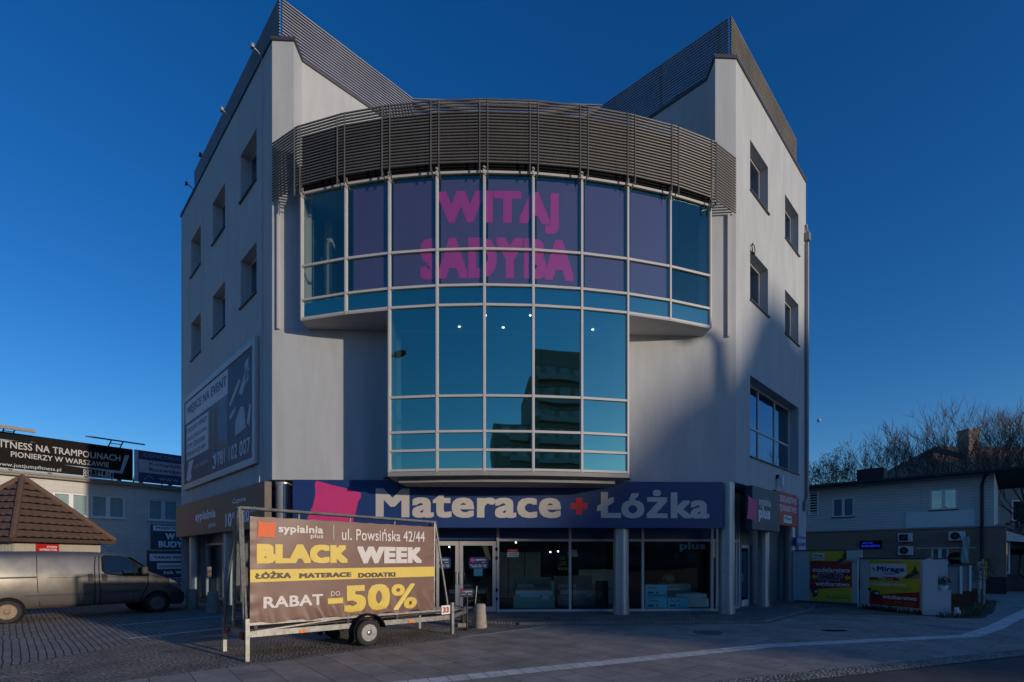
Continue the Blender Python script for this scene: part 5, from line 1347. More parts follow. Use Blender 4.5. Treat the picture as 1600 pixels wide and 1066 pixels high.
for k, (x0, y0, x1, y1, lab) in enumerate(((1403, 847, 1425, 833, 'air conditioner unit with a square grille, the upper of the pair on the brown wall'), (1403, 867.5, 1426, 853.5, 'air conditioner unit with a round fan, the lower of the pair on the brown wall'), (1482, 845, 1508, 830, 'air conditioner unit on the brown wall under the right end of the blank board'))):
    D = .65; a = FH.hit(x0, y0, D); c = FH.hit(x1, y1, D)
    t = thing('air_conditioner', FH((a[0] + c[0]) / 2, .22, a[1]), lab, 'air conditioner', 'air conditioners on the brown wall')
    MB(FH).box(a[0], c[0], .28, D, a[1], c[1]).build('housing', M_AC, t, bevel=.03)
    h = c[1] - a[1]; cu = a[0] + (c[0] - a[0]) * .40; cz = (a[1] + c[1]) / 2
    b = MB(FH)
    if k == 0: b.panel(cu - h * .40, cu + h * .40, cz - h * .38, cz + h * .38, D + .006)
    else: b.disc(cu, cz, h * .41, D + .006, 28)
    g_ = b.build('fan_guard', M_BLACK, t)
    b = MB(FH)
    for q in range(1, 5): b.tube([(cu + h * .085 * q * math.cos(s_), D + .012, cz + h * .085 * q * math.sin(s_)) for s_ in [2 * math.pi * i / 20 for i in range(21)]], .009, 4)
    b.disc(cu, cz, h * .08, D + .02, 12); b.build('grille', mat('grille_grey', (.10, .10, .105), .6), g_)
    b = MB(FH)
    for s_ in (.15, .85): u = a[0] + (c[0] - a[0]) * s_; b.bar((u, .23, a[1] - .03), (u, D, a[1] - .03), .04, .04)
    b.build('bracket', M_GALV, t)
b = MB(FH); a = FH.hit(1430, 850.5, .27); c = FH.hit(1526, 853.5, .27); b.tube([(a[0], .27, 2.42), (c[0], .27, 2.42)], .03, 6)
tag(b.build('conduit', M_AC), 'thin pale conduit running along the brown wall beside the air conditioners', 'conduit')
D = .26; a = FH.hit(1494, 873, D)
t = thing('round_wall_sign', FH(a[0], .23, a[1]), 'round dark shop emblem on the brown wall right of the ground floor window', 'sign')
b = MB(FH); b.disc(a[0], a[1], .36, D, 24); b.build('disc', M_BLACK, t); b = MB(FH); b.text('Hobby', a[0] - .24, a[0] + .24, a[1] - .1, a[1] + .1, D + .005, .03); b.build('lettering', mat('dim_tan', (.2, .16, .11), .7), t)
# ------------------------------------------------------------------ garden walls with posters
M_WALLW = mat('white_render', (.58, .57, .56), .9, var=.07, scale=1.6, bump=.15)
M_SKIN = mat('print_skin', (.45, .24, .17), .6, var=.15); M_PRED = mat('poster_red', (.42, .015, .02), .5, var=.04); M_PYEL = mat('poster_yellow_print', (.72, .50, .02), .5, var=.04)
M_PDARK = mat('print_dark', (.03, .03, .035), .5, var=.3, scale=8); M_PINKISH = mat('print_pale', (.55, .55, .57), .6)
def gwall(name, F, L, h, th, label, cap=True):
    t = thing(name, F(L / 2, -th / 2, 0), label, 'wall')
    MB(F).box(0, L, -th, 0, 0, h).build('wall', M_WALLW, t)
    if cap: MB(F).box(-.03, L + .03, -th - .03, .03, h, h + .05).build('coping', M_COPING, t)
    return t
F1 = Fr((11.85, 21.15), (1.5, -1.40)); L1 = F1.U(1340)
t = gwall('garden_wall', F1, L1, 2.18, .2, 'white wall carrying the red and yellow poster with two arrows, joined to the white building')
MB(F1).box(L1 - .34, L1 + .16, .003, .12, 1.80, 2.2).build('wall_block', M_WALLW, t)
MB(F1).box(.0, L1, -.01, .02, 0, .14).build('plinth', M_COPING, t)
def poster(F, D, x0, x1, ytop, ybot, label):
    u0 = F.U(x0, D); u1 = F.U(x1, D); a = F.hit(x0, ytop, D)[1]; c = F.hit(x0, ybot, D)[1]
    t = thing('poster', F((u0 + u1) / 2, 0, c), label, 'poster', 'posters on the garden walls')
    MB(F).box(u0, u1, .004, D, c, a).build('sheet', M_PYEL, t)
    f = lambda x, y, o=.004: F(u0 + (u1 - u0) * x, D + o, c + (a - c) * y)
    return t, f
def pfig(t, f, cx, cy, s, flip=1):
    """a fishing reel: body, spool, handle and foot"""
    b = MB()
    b.v = []
    def P(pts): b.add([f(cx + s * x * flip, cy + s * y, .008) for x, y in pts], [tuple(range(len(pts)))], True)
    P([(.5 * math.cos(k * .524), .22 + .3 * math.sin(k * .524)) for k in range(12)])
    P([(-.35, .0), (.2, .1), (.3, -.25), (-.2, -.5), (-.55, -.35)])
    P([(-.5, -.1), (-.75, .55), (-.6, .6), (-.35, 0)]); P([(-.85, .5), (-.5, .5), (-.5, .75), (-.85, .75)])
    o = b.build('reel_print', M_PDARK, t); b = MB()
    b.add([f(cx + s * (.12 + .28 * math.cos(k * .524)) * flip, cy + s * (.2 + .14 * math.sin(k * .524)), .012) for k in range(12)], [tuple(range(12))], True)
    b.build('spool_print', M_PINKISH, t)
def ptank(t, f, cx, cy, s):
    """a hand holding up a model tank"""
    b = MB(); P = lambda pts: b.add([f(cx + s * x, cy + s * y, .008) for x, y in pts], [tuple(range(len(pts)))], True)
    P([(.1, -.35), (.7, -.25), (.7, .25), (.35, .2), (.0, .05), (-.25, -.1), (-.3, -.25)]); P([(-.3, -.2), (-.05, -.05), (.1, -.2), (-.2, -.38)])
    b.build('hand_print', M_SKIN, t)
    b = MB(); P2 = lambda pts: b.add([f(cx + s * x, cy + s * y, .012) for x, y in pts], [tuple(range(len(pts)))], True)
    P2([(-.55, -.25), (.35, .3), (.55, .28), (.5, .1), (-.35, -.35)]); P2([(-.1, .1), (.1, .4), (.4, .5), (.4, .25)]); P2([(-.7, -.30), (-.1, .12), (-.06, .06), (-.68, -.36)]); P2([(.15, .4), (.2, .7), (.32, .7), (.35, .42)])
    b.build('model_print', mat('print_olive', (.07, .065, .03), .6, var=.3, scale=9), t)
t, f = poster(F1, .02, 1265.5, 1331, 861.5, 938, 'red and yellow poster with an arrow on each side of its middle word')
P0 = lambda b, pts, o=.004: b.add([f(x, y, o) for x, y in pts], [tuple(range(len(pts)))], True)
b = MB(); P0(b, [(0, .22), (1, .30), (1, .78), (.6, .80), (0, .80)][::-1], .003); b.build('red_field', M_PRED, t)
b = MB(); P0(b, [(.06, .83), (.36, .83), (.36, .96), (.06, .96)])
def ptext(b, body, x0, x1, y0, y1, o=.006, bold=.03): 
    b.f = lambda u, d, z: Vector(f(u, z, d)); b.text(body, x0, x1, y0, y1, o, bold); b.f = ident
ptext(b, 'modelarstwo', .07, .95, .575, .675); ptext(b, 'wędkarstwo', .14, .95, .28, .39)
b.build('white_lettering', M_WHITE, t)
b = MB(); ptext(b, 'SKLEP', .20, .79, .415, .56, .0055, .055); b.build('outline_lettering', M_SKYP, t)
b = MB(); ptext(b, 'SKLEP', .22, .77, .428, .547, .010, .02); ptext(b, 'Mirage', .1, .32, .88, .94, .007, .02); ptext(b, 'HOBBY SHOP', .07, .35, .845, .87, .007, .02); ptext(b, 'MirageHobbyShop', .53, .95, .055, .10, .007, .01); ptext(b, 'znajdź nas na', .65, .95, .115, .14, .007, .01); b.build('dark_lettering', mat('dark_blue_print', (.02, .035, .08), .5), t)
b = MB()
for x, s_ in ((.05, 1), (.83, 1)):
    P0(b, [(x, .48), (x + .07, .54), (x + .07, .505), (x + .14, .505), (x + .14, .455), (x + .07, .455), (x + .07, .42)], .006)
b.build('arrow', M_PYEL, t)
b = MB(); P0(b, [(.43, .05), (.50, .05), (.50, .11), (.43, .11)], .006); b.build('blue_icon', M_BLUEP, t); b = MB(); ptext(b, 'f', .455, .48, .052, .10, .009, .03); b.build('icon_letter', M_WHITE, t)
pfig(t, f, .14, .15, .17); ptank(t, f, .78, .84, .25)
F2 = Fr((13.28, 19.25), (.30, -.955)); L2 = 2.42
gwall('garden_wall', F2, L2, 1.86, .2, 'white wall behind the poster with a framed white logo field, left of the stepped pillar')
t, f = poster(F2, .02, 1358.5, 1437, 876, 943.5, 'yellow and red poster with a white logo field on the wall by the pillar')
P0 = lambda b, pts, o=.004: b.add([f(x, y, o) for x, y in pts], [tuple(range(len(pts)))], True)
b = MB(); P0(b, [(0, 0), (1, 0), (1, .34), (.65, .30), (.3, .24), (0, .22)], .003); P0(b, [(0, .56), (.62, .56), (.62, .62), (0, .62)], .003); b.build('red_field', M_PRED, t)
b = MB(); P0(b, [(.02, .62), (.75, .62), (.75, .93), (.02, .93)], .0035); ptext(b, 'modelarstwo', .04, .75, .44, .52); ptext(b, 'wędkarstwo', .28, .95, .125, .24); ptext(b, 'HOBBY SHOP', .2, .5, .575, .605); b.build('white_lettering', M_WHITE, t)
b = MB(); ptext(b, 'Mirage', .16, .72, .72, .87, .007, .04); ptext(b, 'HOBBY', .3, .55, .69, .73, .007, .02); ptext(b, 'www.miragehobby.pl', .15, .65, .955, .985, .007, .01); ptext(b, 'modele - farby - narzędzia', .18, .85, .385, .415, .007, .0); ptext(b, 'kleje - aerografy - książki', .22, .8, .34, .37, .007, .0); b.build('dark_lettering', M_NAVY, t)
b = MB(); P0(b, [(.2 + .5 * k / 10, .67 - .035 * math.sin(k * .314)) for k in range(11)] + [(.2 + .5 * k / 10, .67 - .055 * math.sin(k * .314)) for k in range(10, -1, -1)], .007); P0(b, [(.04, .86), (.10, .83), (.13, .78), (.11, .76), (.08, .80)], .007); b.build('red_swoosh', M_PRED, t)
b = MB(); ptext(b, 'wędki', .33, .45, .075, .1, .006, 0); ptext(b, 'zanęty', .52, .66, .075, .1, .006, 0); ptext(b, 'kołowrotki', .72, .93, .075, .1, .006, 0); ptext(b, 'akcesoria, przynęty', .33, .9, .025, .055, .006, 0); b.build('yellow_lettering', M_PYEL, t)
pfig(t, f, .14, .22, .2); ptank(t, f, .85, .70, .26)

M_BRICKD = mat('worn_brick', (.11, .05, .035), .9, var=.3, scale=12)
t = thing('gate_pillar', (14.0, 16.6, 0), 'tall pale stepped pillar with a pointed top at the end of the poster wall', 'pillar')
FP = Fr((13.70, 16.85), (.70, -.36))
b = MB(FP); b.prism([(0, 0), (.40, 0), (.40, 1.80), (.2, 1.90), (0, 1.80)], -.35, 0); b.box(.4, .74, -.35, .0, 0, .80); b.box(.42, .74, -.8, -.36, .0, 1.86)
b.build('pillar', M_WALLW, t); MB(FP).box(.4, .76, -.37, .02, .80, .84).build('ledge', M_WALLW, t); MB(FP).box(.741, .76, -.34, -.02, 0, .8).build('brick_edge', M_BRICKD, t)
MB(FP).box(.40, .76, -.83, -.33, 1.86, 1.91).build('coping', M_COPING, t)
q = FP(.56, -.17, .84)
t = thing('flower_pot', q, 'white bowl planted with a dark shrub on the low ledge of the stepped pillar', 'plant pot')
MB().lathe(q, (0, 0, 1), [(0, .08), (.03, .12), (.14, .17), (.16, .17), (.14, .14), (.14, 0)], 20).build('pot', M_WHITE, t, smooth='auto')
M_LEAF = mat('dark_leaf', (.035, .05, .02), .7, var=.4, scale=9); M_LEAFB = mat('brown_leaf', (.10, .055, .028), .8, var=.4, scale=9); M_BARK = mat('bare_bark', (.085, .066, .05), .9, var=.3, scale=12)
def leaves(b, c, rad, n, size, rnd, flat=1.0):
    for _ in range(n):
        d = Vector((rnd.gauss(0, 1), rnd.gauss(0, 1), rnd.gauss(0, 1) * flat)).normalized() * (rnd.random() ** .5); p = Vector(c) + Vector((d.x * rad[0], d.y * rad[1], d.z * rad[2]))
        u = Vector((rnd.uniform(-1, 1), rnd.uniform(-1, 1), rnd.uniform(-1, 1))).normalized(); v = u.orthogonal().normalized(); s_ = size * rnd.uniform(.6, 1.4)
        b.add([p + u * s_, p + v * s_ * .45, p - u * s_, p - v * s_ * .45], [(0, 1, 2, 3)], True)
R5 = random.Random(11)
b = MB(); leaves(b, q + Vector((0, 0, .30)), (.24, .2, .17), 260, .035, R5); b.build('foliage', M_LEAF, t)
for k, (x, y, w, h, lab) in enumerate(((15.9, 18.1, .42, 1.62, 'pale fence post with a worn red base, nearest behind the stepped pillar'), (17.5, 19.5, .42, 1.62, 'pale fence post with a worn red base, second behind the stepped pillar'), (19.3, 21.0, .40, 1.6, 'pale fence post with a worn red base, third behind the stepped pillar'))):
    t = thing('fence_post', (x, y, 0), lab, 'post', 'pale posts in a row behind the pillar')
    Fp = Fr((x - w / 2, y + .1), (1, -.45))
    MB(Fp).box(0, w - .07, -.3, -.02, .62, h).build('post', mat('grey_render', (.27, .27, .28), .9, var=.1), t); MB(Fp).box(w - .07, w, -.32, .02, .62, h).build('white_edge', M_WHITE, t); MB(Fp).box(0, w, -.3, 0, 0, .62).build('base', M_BRICKD, t); MB(Fp).box(-.03, w + .03, -.33, .03, h, h + .05).build('cap', M_COPING, t)
for k, (a, c) in enumerate((((14.5, 17.2), (15.7, 18.15)), ((16.1, 18.3), (17.3, 19.5)), ((17.7, 19.7), (19.1, 21.0)))):
    Fp = Fr(a, V2(*c) - V2(*a)); L = (V2(*c) - V2(*a)).length
    tag(MB(Fp).box(0, L, -.2, -.05, 0, .62).build('low_wall', M_BRICKD), ('low dark red wall between the stepped pillar and the nearest fence post', 'low dark red wall between the first two fence posts', 'low dark red wall between the second and third fence posts')[k], 'wall')
# flag, ornament, yellow plate, young birches
q = at(1506, 876, 19.4)
t = thing('feather_flag', (q.x, q.y, 0), 'narrow pale teal flag hanging on a pole over the fence posts', 'flag')
MB().tube([(q.x - .14, q.y, 0), (q.x - .14, q.y, 2.75)], .018, 6).build('pole', M_DARKM, t)
b = MB(); n = 14; P = []
for j in range(n + 1):
    for i in range(5): P.append((q.x - .12 + .27 * i / 4 + .03 * j / n, q.y - .04 + .035 * math.sin(i * 1.5 + j * .5), 1.72 + 1.0 * j / n))
b.add(P, [(j * 5 + i, j * 5 + i + 1, (j + 1) * 5 + i + 1, (j + 1) * 5 + i) for j in range(n) for i in range(4)]); b.build('cloth', mat('teal_cloth', (.18, .34, .32), .8, var=.1), t, smooth=True)
q = ground(1495, 964)
t = thing('garden_ornament', (q.x, q.y, 0), 'small white garden figure at the foot of the stepped pillar', 'ornament')
MB().lathe((q.x, q.y, 0), (0, 0, 1), [(0, .09), (.04, .10), (.12, .10), (.18, .055), (.2, .05), (.245, .07), (.29, .05), (.305, .0)], 18).build('figure', M_WHITE, t, smooth=True)
for s_ in (-.05, .05): MB().lathe((q.x + s_, q.y, .28), (s_ * .8, 0, 1), [(0, .025), (.03, .018), (.045, .0)], 8).build('ear', M_WHITE, t)
b = MB(); b.lathe((q.x + .12, q.y + .02, .05), (0, 0, 1), [(0, .03), (.16, .02), (.16, 0)], 8); b.build('arm', M_WHITE, t)
q = at(1536.5, 905, 22.0)
t = thing('yellow_sign', (q.x, q.y, 0), 'small upright yellow sign on a post next to the birch stems', 'sign')
MB().box(q.x - .16, q.x + .16, q.y, q.y + .03, .98, 1.75).build('plate', M_PYEL, t); MB().tube([(q.x, q.y + .05, 0), (q.x, q.y + .05, 1.7)], .02, 6).build('post', M_DARKM, t)
b = MB(Fr((q.x - .16, q.y), (1, 0))); 
for k in range(4): b.panel(.05, .27 - .04 * (k % 2), 1.12 + .14 * k, 1.17 + .14 * k, .004)
b.build('print', M_PDARK, t)
M_BIRCH = mat('birch_bark', (.40, .38, .35), .8, var=.5, scale=7, stretch=.6)
for k, (px, py, h, lab) in enumerate(((1529, 944, 1.75, 'slim white birch stem with wispy twigs, the left of the two'), (1536.5, 946, 1.85, 'slim white birch stem with wispy twigs, the right of the two'))):
    q = ground(px, py); t = thing('young_birch', (q.x, q.y, 0), lab, 'tree', 'young birch stems by the fence posts')
    b = MB(); b.tube([(q.x, q.y, 0), (q.x + .03, q.y, h * .5), (q.x - .02, q.y, h)], .05, 8, .035); b.build('trunk', M_BIRCH, t, smooth='auto')
    b = MB()
    for i in range(40):
        z = R5.uniform(h * .55, h); a = R5.uniform(0, 6.28); L = R5.uniform(.2, .6); p = Vector((q.x, q.y, z))
        b.tube([p, p + Vector((math.cos(a) * L * .6, math.sin(a) * L * .6, .2 * L)), p + Vector((math.cos(a) * L, math.sin(a) * L, -.25 * L))], .006, 3, world=True)
    leaves(b, (q.x, q.y, h * .8), (.5, .5, .45), 160, .03, R5); b.build('crown', M_LEAF, t)
# planted bed with weeds
struct(MB().poly([(13.3, 18.3, .012), (13.55, 16.9, .012), (14.0, 15.95, .012), (14.9, 15.95, .012), (17.3, 18.1, .012), (21.5, 22.4, .012), (20.5, 23, .012), (16, 19.5, .012), (14.5, 18, .012)]).build('soil_bed', mat('soil', (.045, .036, .026), .95, var=.4, scale=9, bump=.8)))
b = MB()
for _ in range(900):
    k = R5.random()
    if k < .35: x, y = 13.25 + R5.uniform(-.28, .1) + .5 * (j_ := R5.random()), 18.9 - 2.0 * j_
    elif k < .5: x, y = R5.uniform(13.6, 14.7), R5.uniform(15.95, 16.25)
    else: j_ = R5.random(); x, y = 14.7 + 6 * j_ + R5.uniform(-.3, .3), 16.6 + 5.6 * j_ + R5.uniform(-.5, .3)
    h = R5.uniform(.05, .26); a = R5.uniform(0, 6.28); w = R5.uniform(.008, .03)
    b.add([(x - w, y, .01), (x + w, y, .01), (x + math.cos(a) * h * .5, y + math.sin(a) * h * .5, h)], [(0, 1, 2)], True)
o = b.build('weeds', M_LEAF); o['kind'] = 'stuff'; tag(o, 'dark weeds and grass along the foot of the poster wall and posts', 'weeds')
b = MB()
for _ in range(170):
    x, y = R5.uniform(-11, 12), R5.uniform(7.5, 15.5)
    if y > 13.9 and x > 0: continue
    a = R5.uniform(0, 6.28); s_ = R5.uniform(.018, .045); c_, n_ = math.cos(a) * s_, math.sin(a) * s_
    b.add([(x + c_, y + n_, .018), (x - n_ * .5, y + c_ * .5, .026), (x - c_, y - n_, .018), (x + n_ * .5, y - c_ * .5, .024)], [(0, 1, 2, 3)])
o = b.build('fallen_leaves', mat('dry_leaf_litter', (.26, .17, .09), .8, var=.4, scale=3)); o['kind'] = 'stuff'; tag(o, 'a few dry leaves and scraps scattered over the paving', 'leaves')
# hut at the far right
FHu = Fr((26.95, 28.3), (1, -.05))
t = thing('porch_hut', FHu(2.5, -1, 0), 'low porch building with a sloping dark roof at the right edge beyond the house', 'building')
b = MB(FHu); b.box(.05, 6, -4, 0, 0, .9); b.build('base_wall', mat('hut_base', (.07, .05, .045), .9, var=.2), t)
b = MB(FHu); b.box(.1, .9, -.3, -.05, .9, 3.3); b.box(.9, 6, -.3, -.05, 2.4, 3.0); b.build('wall', mat('hut_front', (.06, .065, .07), .7, var=.2), t); b = MB(FHu); b.box(.1, 6, -4, -3.9, .9, 3); b.build('rear_wall', mat('hut_wall', (.05, .055, .06), .7, var=.2), t)
b = MB(FHu); b.box(.12, .2, -.04, .02, 1.0, 2.9); b.box(.82, .9, -.04, .02, 1.0, 2.9); b.box(.2, .82, -.04, .02, 1.0, 1.08); b.box(.2, .82, -.04, .02, 2.82, 2.9); o = b.build('window', M_WHITE, t)
MB(FHu).panel(.2, .82, 1.08, 2.82, -.02).build('pane', M_WIN, o)
b = MB(FHu); b.bar((.2, .12, 1.05), (.48, .12, 3.0), .05, .06); b.build('leaning_board', M_WHITE, t)
b = MB(FHu)
for k in range(4): b.panel(.32, .7, 1.2 + .42 * k, 1.46 + .42 * k, -.012)
b.build('notice', M_GREYS, o)
b = MB(FHu); b.add([(-.25, .6, 3.72), (4.5, .6, 2.2), (4.5, -4, 2.2), (-.25, -4, 3.72), (-.25, .6, 3.58), (4.5, .6, 2.06), (4.5, -4, 2.06), (-.25, -4, 3.58)], [(0, 1, 2, 3), (4, 5, 6, 7), (0, 1, 5, 4), (0, 3, 7, 4), (1, 2, 6, 5)]); b.build('roof', M_RTILE, t)
b = MB(FHu); b.add([(-.15, .55, 3.52), (4.4, .55, 2.06), (4.4, .55, 1.86), (1.3, .55, 2.75), (-.15, .55, 2.85)], [(0, 1, 2, 3, 4)]); b.build('fascia', M_SID, t)
b = MB(FHu); b.tube([(2.2, .5, 2.8), (1.2, .3, 2.35), (1.15, .3, 1.0), (1.5, .3, .75), (1.55, .3, .15), (2.6, .3, .15)], .07, 8); b.build('downpipe', M_DARKM, t, smooth='auto')

# ------------------------------------------------------------------ old house and bare trees behind
t = thing('old_house', (47, 52, 0), 'large grey house with a steep brown roof and tall chimney behind the bare trees', 'building')
M_OLDR = mat('old_roof', (.20, .145, .115), .85, var=.25, scale=1.4, bump=.2, bscale=8); M_OLDW = mat('old_wall', (.30, .265, .25), .9, var=.1, scale=.6)
x0, x1, y0, y1, ze, zr = 37.5, 64, 46, 58, 8.6, 13.3
b = MB(); b.box(x0, x1, y0, y1, 0, ze); b.build('wall', M_OLDW, t)
b = MB(); o_ = .6; b.add([(x0 - o_, y0 - o_, ze - .1), (x1, y0 - o_, ze - .1), (x1, y1 + o_, ze - .1), (x0 - o_, y1 + o_, ze - .1), (x0 + 6, 52, zr), (x1, 52, zr)], [(0, 1, 5, 4), (2, 3, 4, 5), (3, 0, 4), (0, 1, 2, 3)]); hr = b.build('roof', M_OLDR, t)
b = MB(); b.box(44.5, 45.6, 49.2, 50.4, 9.8, 14.2); b.box(44.42, 45.68, 49.1, 50.5, 14.2, 14.45); b.build('chimney', mat('chimney_render', (.26, .22, .19), .9, var=.2, scale=2), hr)
fw_ = Fr((x0, y0), (1, 0))
for k in range(5):
    for z in (1.5, 5.2):
        wo = MB(fw_).box(4.0 + k * 4, 5.3 + k * 4, .0, .05, z, z + 1.9).build('window', M_WHITE, t)
        MB(fw_).panel(4.12 + k * 4, 5.18 + k * 4, z + .12, z + 1.78, .055).build('pane', M_BLACK, wo)

def bare_tree(x, y, h, seed, label, lean=0.0, spread=.55, leafy=0, depth=6, r0=.2, low=.31):
    rnd = random.Random(seed); t = thing('bare_tree', (x, y, 0), label, 'tree', 'bare trees behind the house')
    tb_, cb = MB(), MB(); lv = MB()
    def grow(p, d, L, r, k):
        n = 3 if k < 4 else 2; pts = [p]; q = p; dd = d.copy()
        for i in range(n):
            dd = (dd + Vector((rnd.gauss(0, .06), rnd.gauss(0, .06), .05 + rnd.gauss(0, .04)))).normalized(); q = q + dd * (L / n); pts.append(q)
        r1 = r * .66
        r, r1 = max(r, .014), max(r1, .008)
        (tb_ if k < 3 else cb).tube(pts, r, 7 if k < 2 else (5 if k < 4 else 3), r1, world=True)
        if leafy and k >= depth - 1 and rnd.random() < leafy: leaves(lv, pts[-1], (.35, .35, .3), 5, .10, rnd)
        if k >= depth: return
        m = rnd.choice((2, 3, 3)) if k < depth - 2 else rnd.choice((2, 3, 3))
        for i in range(m):
            a = rnd.uniform(0, 6.283) if k else 6.283 * i / m + rnd.uniform(-.4, .4)
            s_ = spread * rnd.uniform(.45, 1.0)
            side_ = dd.orthogonal().normalized(); side_.rotate(__import__('mathutils').Quaternion(dd, a))
            nd = (dd + side_ * s_ + Vector((0, 0, .12 if k < 4 else .10))).normalized()
            st_ = q if (i == 0 or k == 0) else pts[rnd.randint(1, n)]
            grow(st_, nd, L * rnd.uniform(.66, .92), r1 * rnd.uniform(.7, .95), k + 1)
    grow(Vector((x, y, 0)), Vector((lean, 0, 1)).normalized(), h * low, r0, 0)
    top = max(v.z for v in cb.v); k = h / top
    for q in (tb_, cb, lv): q.v = [Vector((x + (v.x - x) * k, y + (v.y - y) * k, v.z * k)) for v in q.v]
    tb_.build('trunk', M_BARK, t, merge=False); cb.build('crown', M_BARK, t, merge=False)
    if leafy: lv.build('dry_leaves', M_LEAFB, t, merge=False)
bare_tree(24.2, 40, 10.4, 3, 'slender tree with dry brown leaves left of the pale house roof', leafy=.8, depth=6, r0=.10, spread=.5)
bare_tree(26.7, 40.5, 11.4, 8, 'slender leafy tree between the white building and the bare crowns', leafy=.6, depth=6, r0=.11, spread=.45, lean=-.05)
bare_tree(29.8, 41.0, 12.4, 21, 'bare spreading tree over the left part of the house roof', spread=.66, r0=.16, depth=7, low=.30)
bare_tree(32.6, 40.0, 13.6, 34, 'bare many branched tree over the middle of the house roof', spread=.66, r0=.17, depth=7, low=.30)
bare_tree(35.2, 40.5, 14.6, 40, 'bare twiggy tree just left of the tall chimney', spread=.62, r0=.17, depth=7, low=.30)
bare_tree(37.2, 39.5, 14.6, 47, 'tallest bare fan shaped tree above the chimney', spread=.60, r0=.2, lean=.05, depth=7, low=.30)
bare_tree(39.2, 37.5, 13.8, 59, 'bare tree at the right edge in front of the grey house', spread=.64, r0=.2, lean=.10, depth=7, low=.30)
bare_tree(41.8, 41.0, 15.2, 73, 'bare tall tree crowding the right edge of the view', spread=.62, r0=.2, lean=.06, depth=7, low=.30)
bare_tree(33.6, 33.0, 6.4, 66, 'low bare bush beside the right end of the pale house', spread=.75, r0=.08, leafy=.12, depth=6, low=.18)

# ------------------------------------------------------------------ moon
q = Vector(((1279.5 - 800) / FOC, 1.0, (870 - 657.0) / FOC)); md_ = q * 1500
mo = MB().lathe((md_.x, md_.y, md_.z + EYE - 5.5), (0, 0, 1), [(5.5 - 5.5 * math.cos(k * math.pi / 16), 5.5 * math.sin(k * math.pi / 16) + (.001 if k in (0, 16) else 0)) for k in range(17)], 32).build('moon', mat('moon_dust', (.36, .40, .47), 1.0, var=.25, scale=.12, spec=0.0), smooth=True)
tag(mo, 'pale half moon low in the blue sky right of the white building', 'moon')

# ------------------------------------------------------------------ across the street: places known by reflection or shadow, plus an added shade block
M_TOWER = brick_mat('tower_wall', (.30, .25, .19), (.33, .27, .20), (.14, .12, .10), 6.0, 2.9, .06, 0, bump=.1, dirt=.12, plane='XZ')
M_TWIN = mat('tower_window', (.36, .40, .42), .15, var=.5, scale=.6)
t = thing('apartment_tower', (14, -45, 0), 'dark stepped apartment tower mirrored in the middle panes of the bay', 'building')
def block(x0, x1, y0, y1, h):
    MB().box(x0, x1, y1, y0, 0, h).build('wall', M_TOWER, t)
    Ft = Fr((x1, y0), (-1, 0)); w = MB(Ft); s_ = MB(Ft); n = int(h / 2.9); L = x1 - x0
    for k in range(n):
        z = .6 + 2.9 * k
        for j in range(int(L / 2.2)): w.panel(.4 + 2.2 * j, 1.9 + 2.2 * j, z + .9, z + 2.2, .02)
        s_.box(.2, L * .55, .0, 1.0, z + .05, z + .85)
    w.build('windows', M_TWIN, t); s_.build('balconies', mat('balcony', (.42, .40, .36), .8, var=.2), t)
block(10.6, 24.0, -40, -54, 31.5); block(6.8, 10.6, -40.5, -54, 27.0); block(1.5, 6.8, -41, -54, 20.5)
t = thing('terrace_row', (-40, -44, 0), 'long low row of buildings across the street, mirrored dimly in the shop windows', 'building')
def low_block(x0, x1, y0, y1, h):
    MB().box(x0, x1, y1, y0, 0, h).build('wall', M_TOWER, t); Ft = Fr((x1, y0), (-1, 0)); w = MB(Ft)
    for k in range(int(h / 3.0)):
        for j in range(int((x1 - x0) / 3.0)): w.panel(.8 + 3 * j, 2.2 + 3 * j, 1.0 + 3 * k, 2.6 + 3 * k, .02)
    w.build('windows', M_TWIN, t)
low_block(-110, -42, -44, -56, 12.5); low_block(-38, 0.5, -43, -55, 9.5); low_block(25, 35, -42, -54, 12.0)
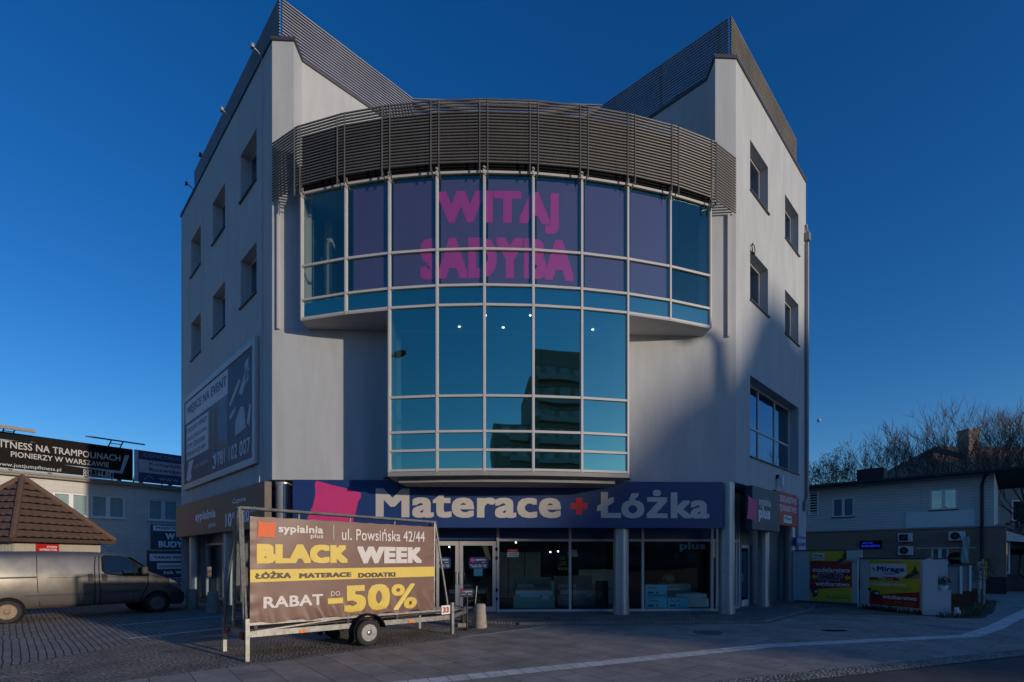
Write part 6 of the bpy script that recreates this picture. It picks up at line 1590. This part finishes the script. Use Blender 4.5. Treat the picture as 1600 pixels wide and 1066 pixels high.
# added unseen block, outline shaped so it shades the right half of the scene
S2 = V2(SUN_DIR.x, SUN_DIR.y).normalized(); E2 = V2(.6, .8)
if E2.dot(S2) != 0: E2 = V2(-S2.y, S2.x)
t = thing('shade_block', (100, -70, 0), 'added unseen block with an outline shaped to shade the right side of the scene', 'building')
def SH(u, d, z): p = S2 * (118 - d) + E2 * u; return Vector((p.x, p.y, z))
prof = [(11.2, 0), (11.2, 17.6), (12.4, 18.8), (13.6, 21.0), (14.8, 22.6), (16.0, 24.4), (17.2, 25.2), (18.4, 26.2), (19.4, 27.6), (20.6, 28.8), (22.5, 28.9), (24, 28.2), (26, 29.4), (32, 30), (43, 30), (44, 27.5), (75, 27.5), (75, 0)]  # outline of the added block, drawn to give the wanted shadow edge
b = MB(SH); b.prism(prof, -12, 0); b.build('wall', M_TOWER, t)
b = MB(SH)
for k in range(8):
    for j in range(28):
        u, z = 22 + j * 1.8, 1.5 + k * 3.1
        if z + 1.5 < 27 and z + 2 < (u - 11.2) * 1.0 + 8 and z < 19: b.panel(u, u + 1.1, z, z + 1.5, .03)
b.build('windows', M_TWIN, t)
# street lamps: one mirrored in the left pane, one throwing the post shadow on the right of the front wall
def street_lamp(x, y, h, dx, dy, label):
    t = thing('street_lamp', (x, y, 0), label, 'street lamp', 'street lamps')
    MB().tube([(x, y, 0), (x, y, h * .5), (x, y, h - .6), (x + dx * .25, y + dy * .25, h - .15), (x + dx * .85, y + dy * .85, h)], .2, 10, .08).build('pole', M_DARKM, t, smooth='auto')
    d = Vector((dx, dy, .1)).normalized(); q = Vector((x + dx * .8, y + dy * .8, h))
    MB().lathe(q, d, [(0, .05), (.1, .14), (.35, .2), (.6, .17), (.78, .08), (.8, 0)], 16).build('lamp_head', M_DARKM, t, smooth=True)
street_lamp(-10.2, 4.6, 12.2, 2.2, .3, 'tall dark street lamp whose head is mirrored in the left lower pane of the bay')
street_lamp(6.85 + .8 * 18, 16.5 - .6 * 18, 12.1, 1.5, -2.0, 'street lamp across the road that throws the soft post shadow on the white front wall')
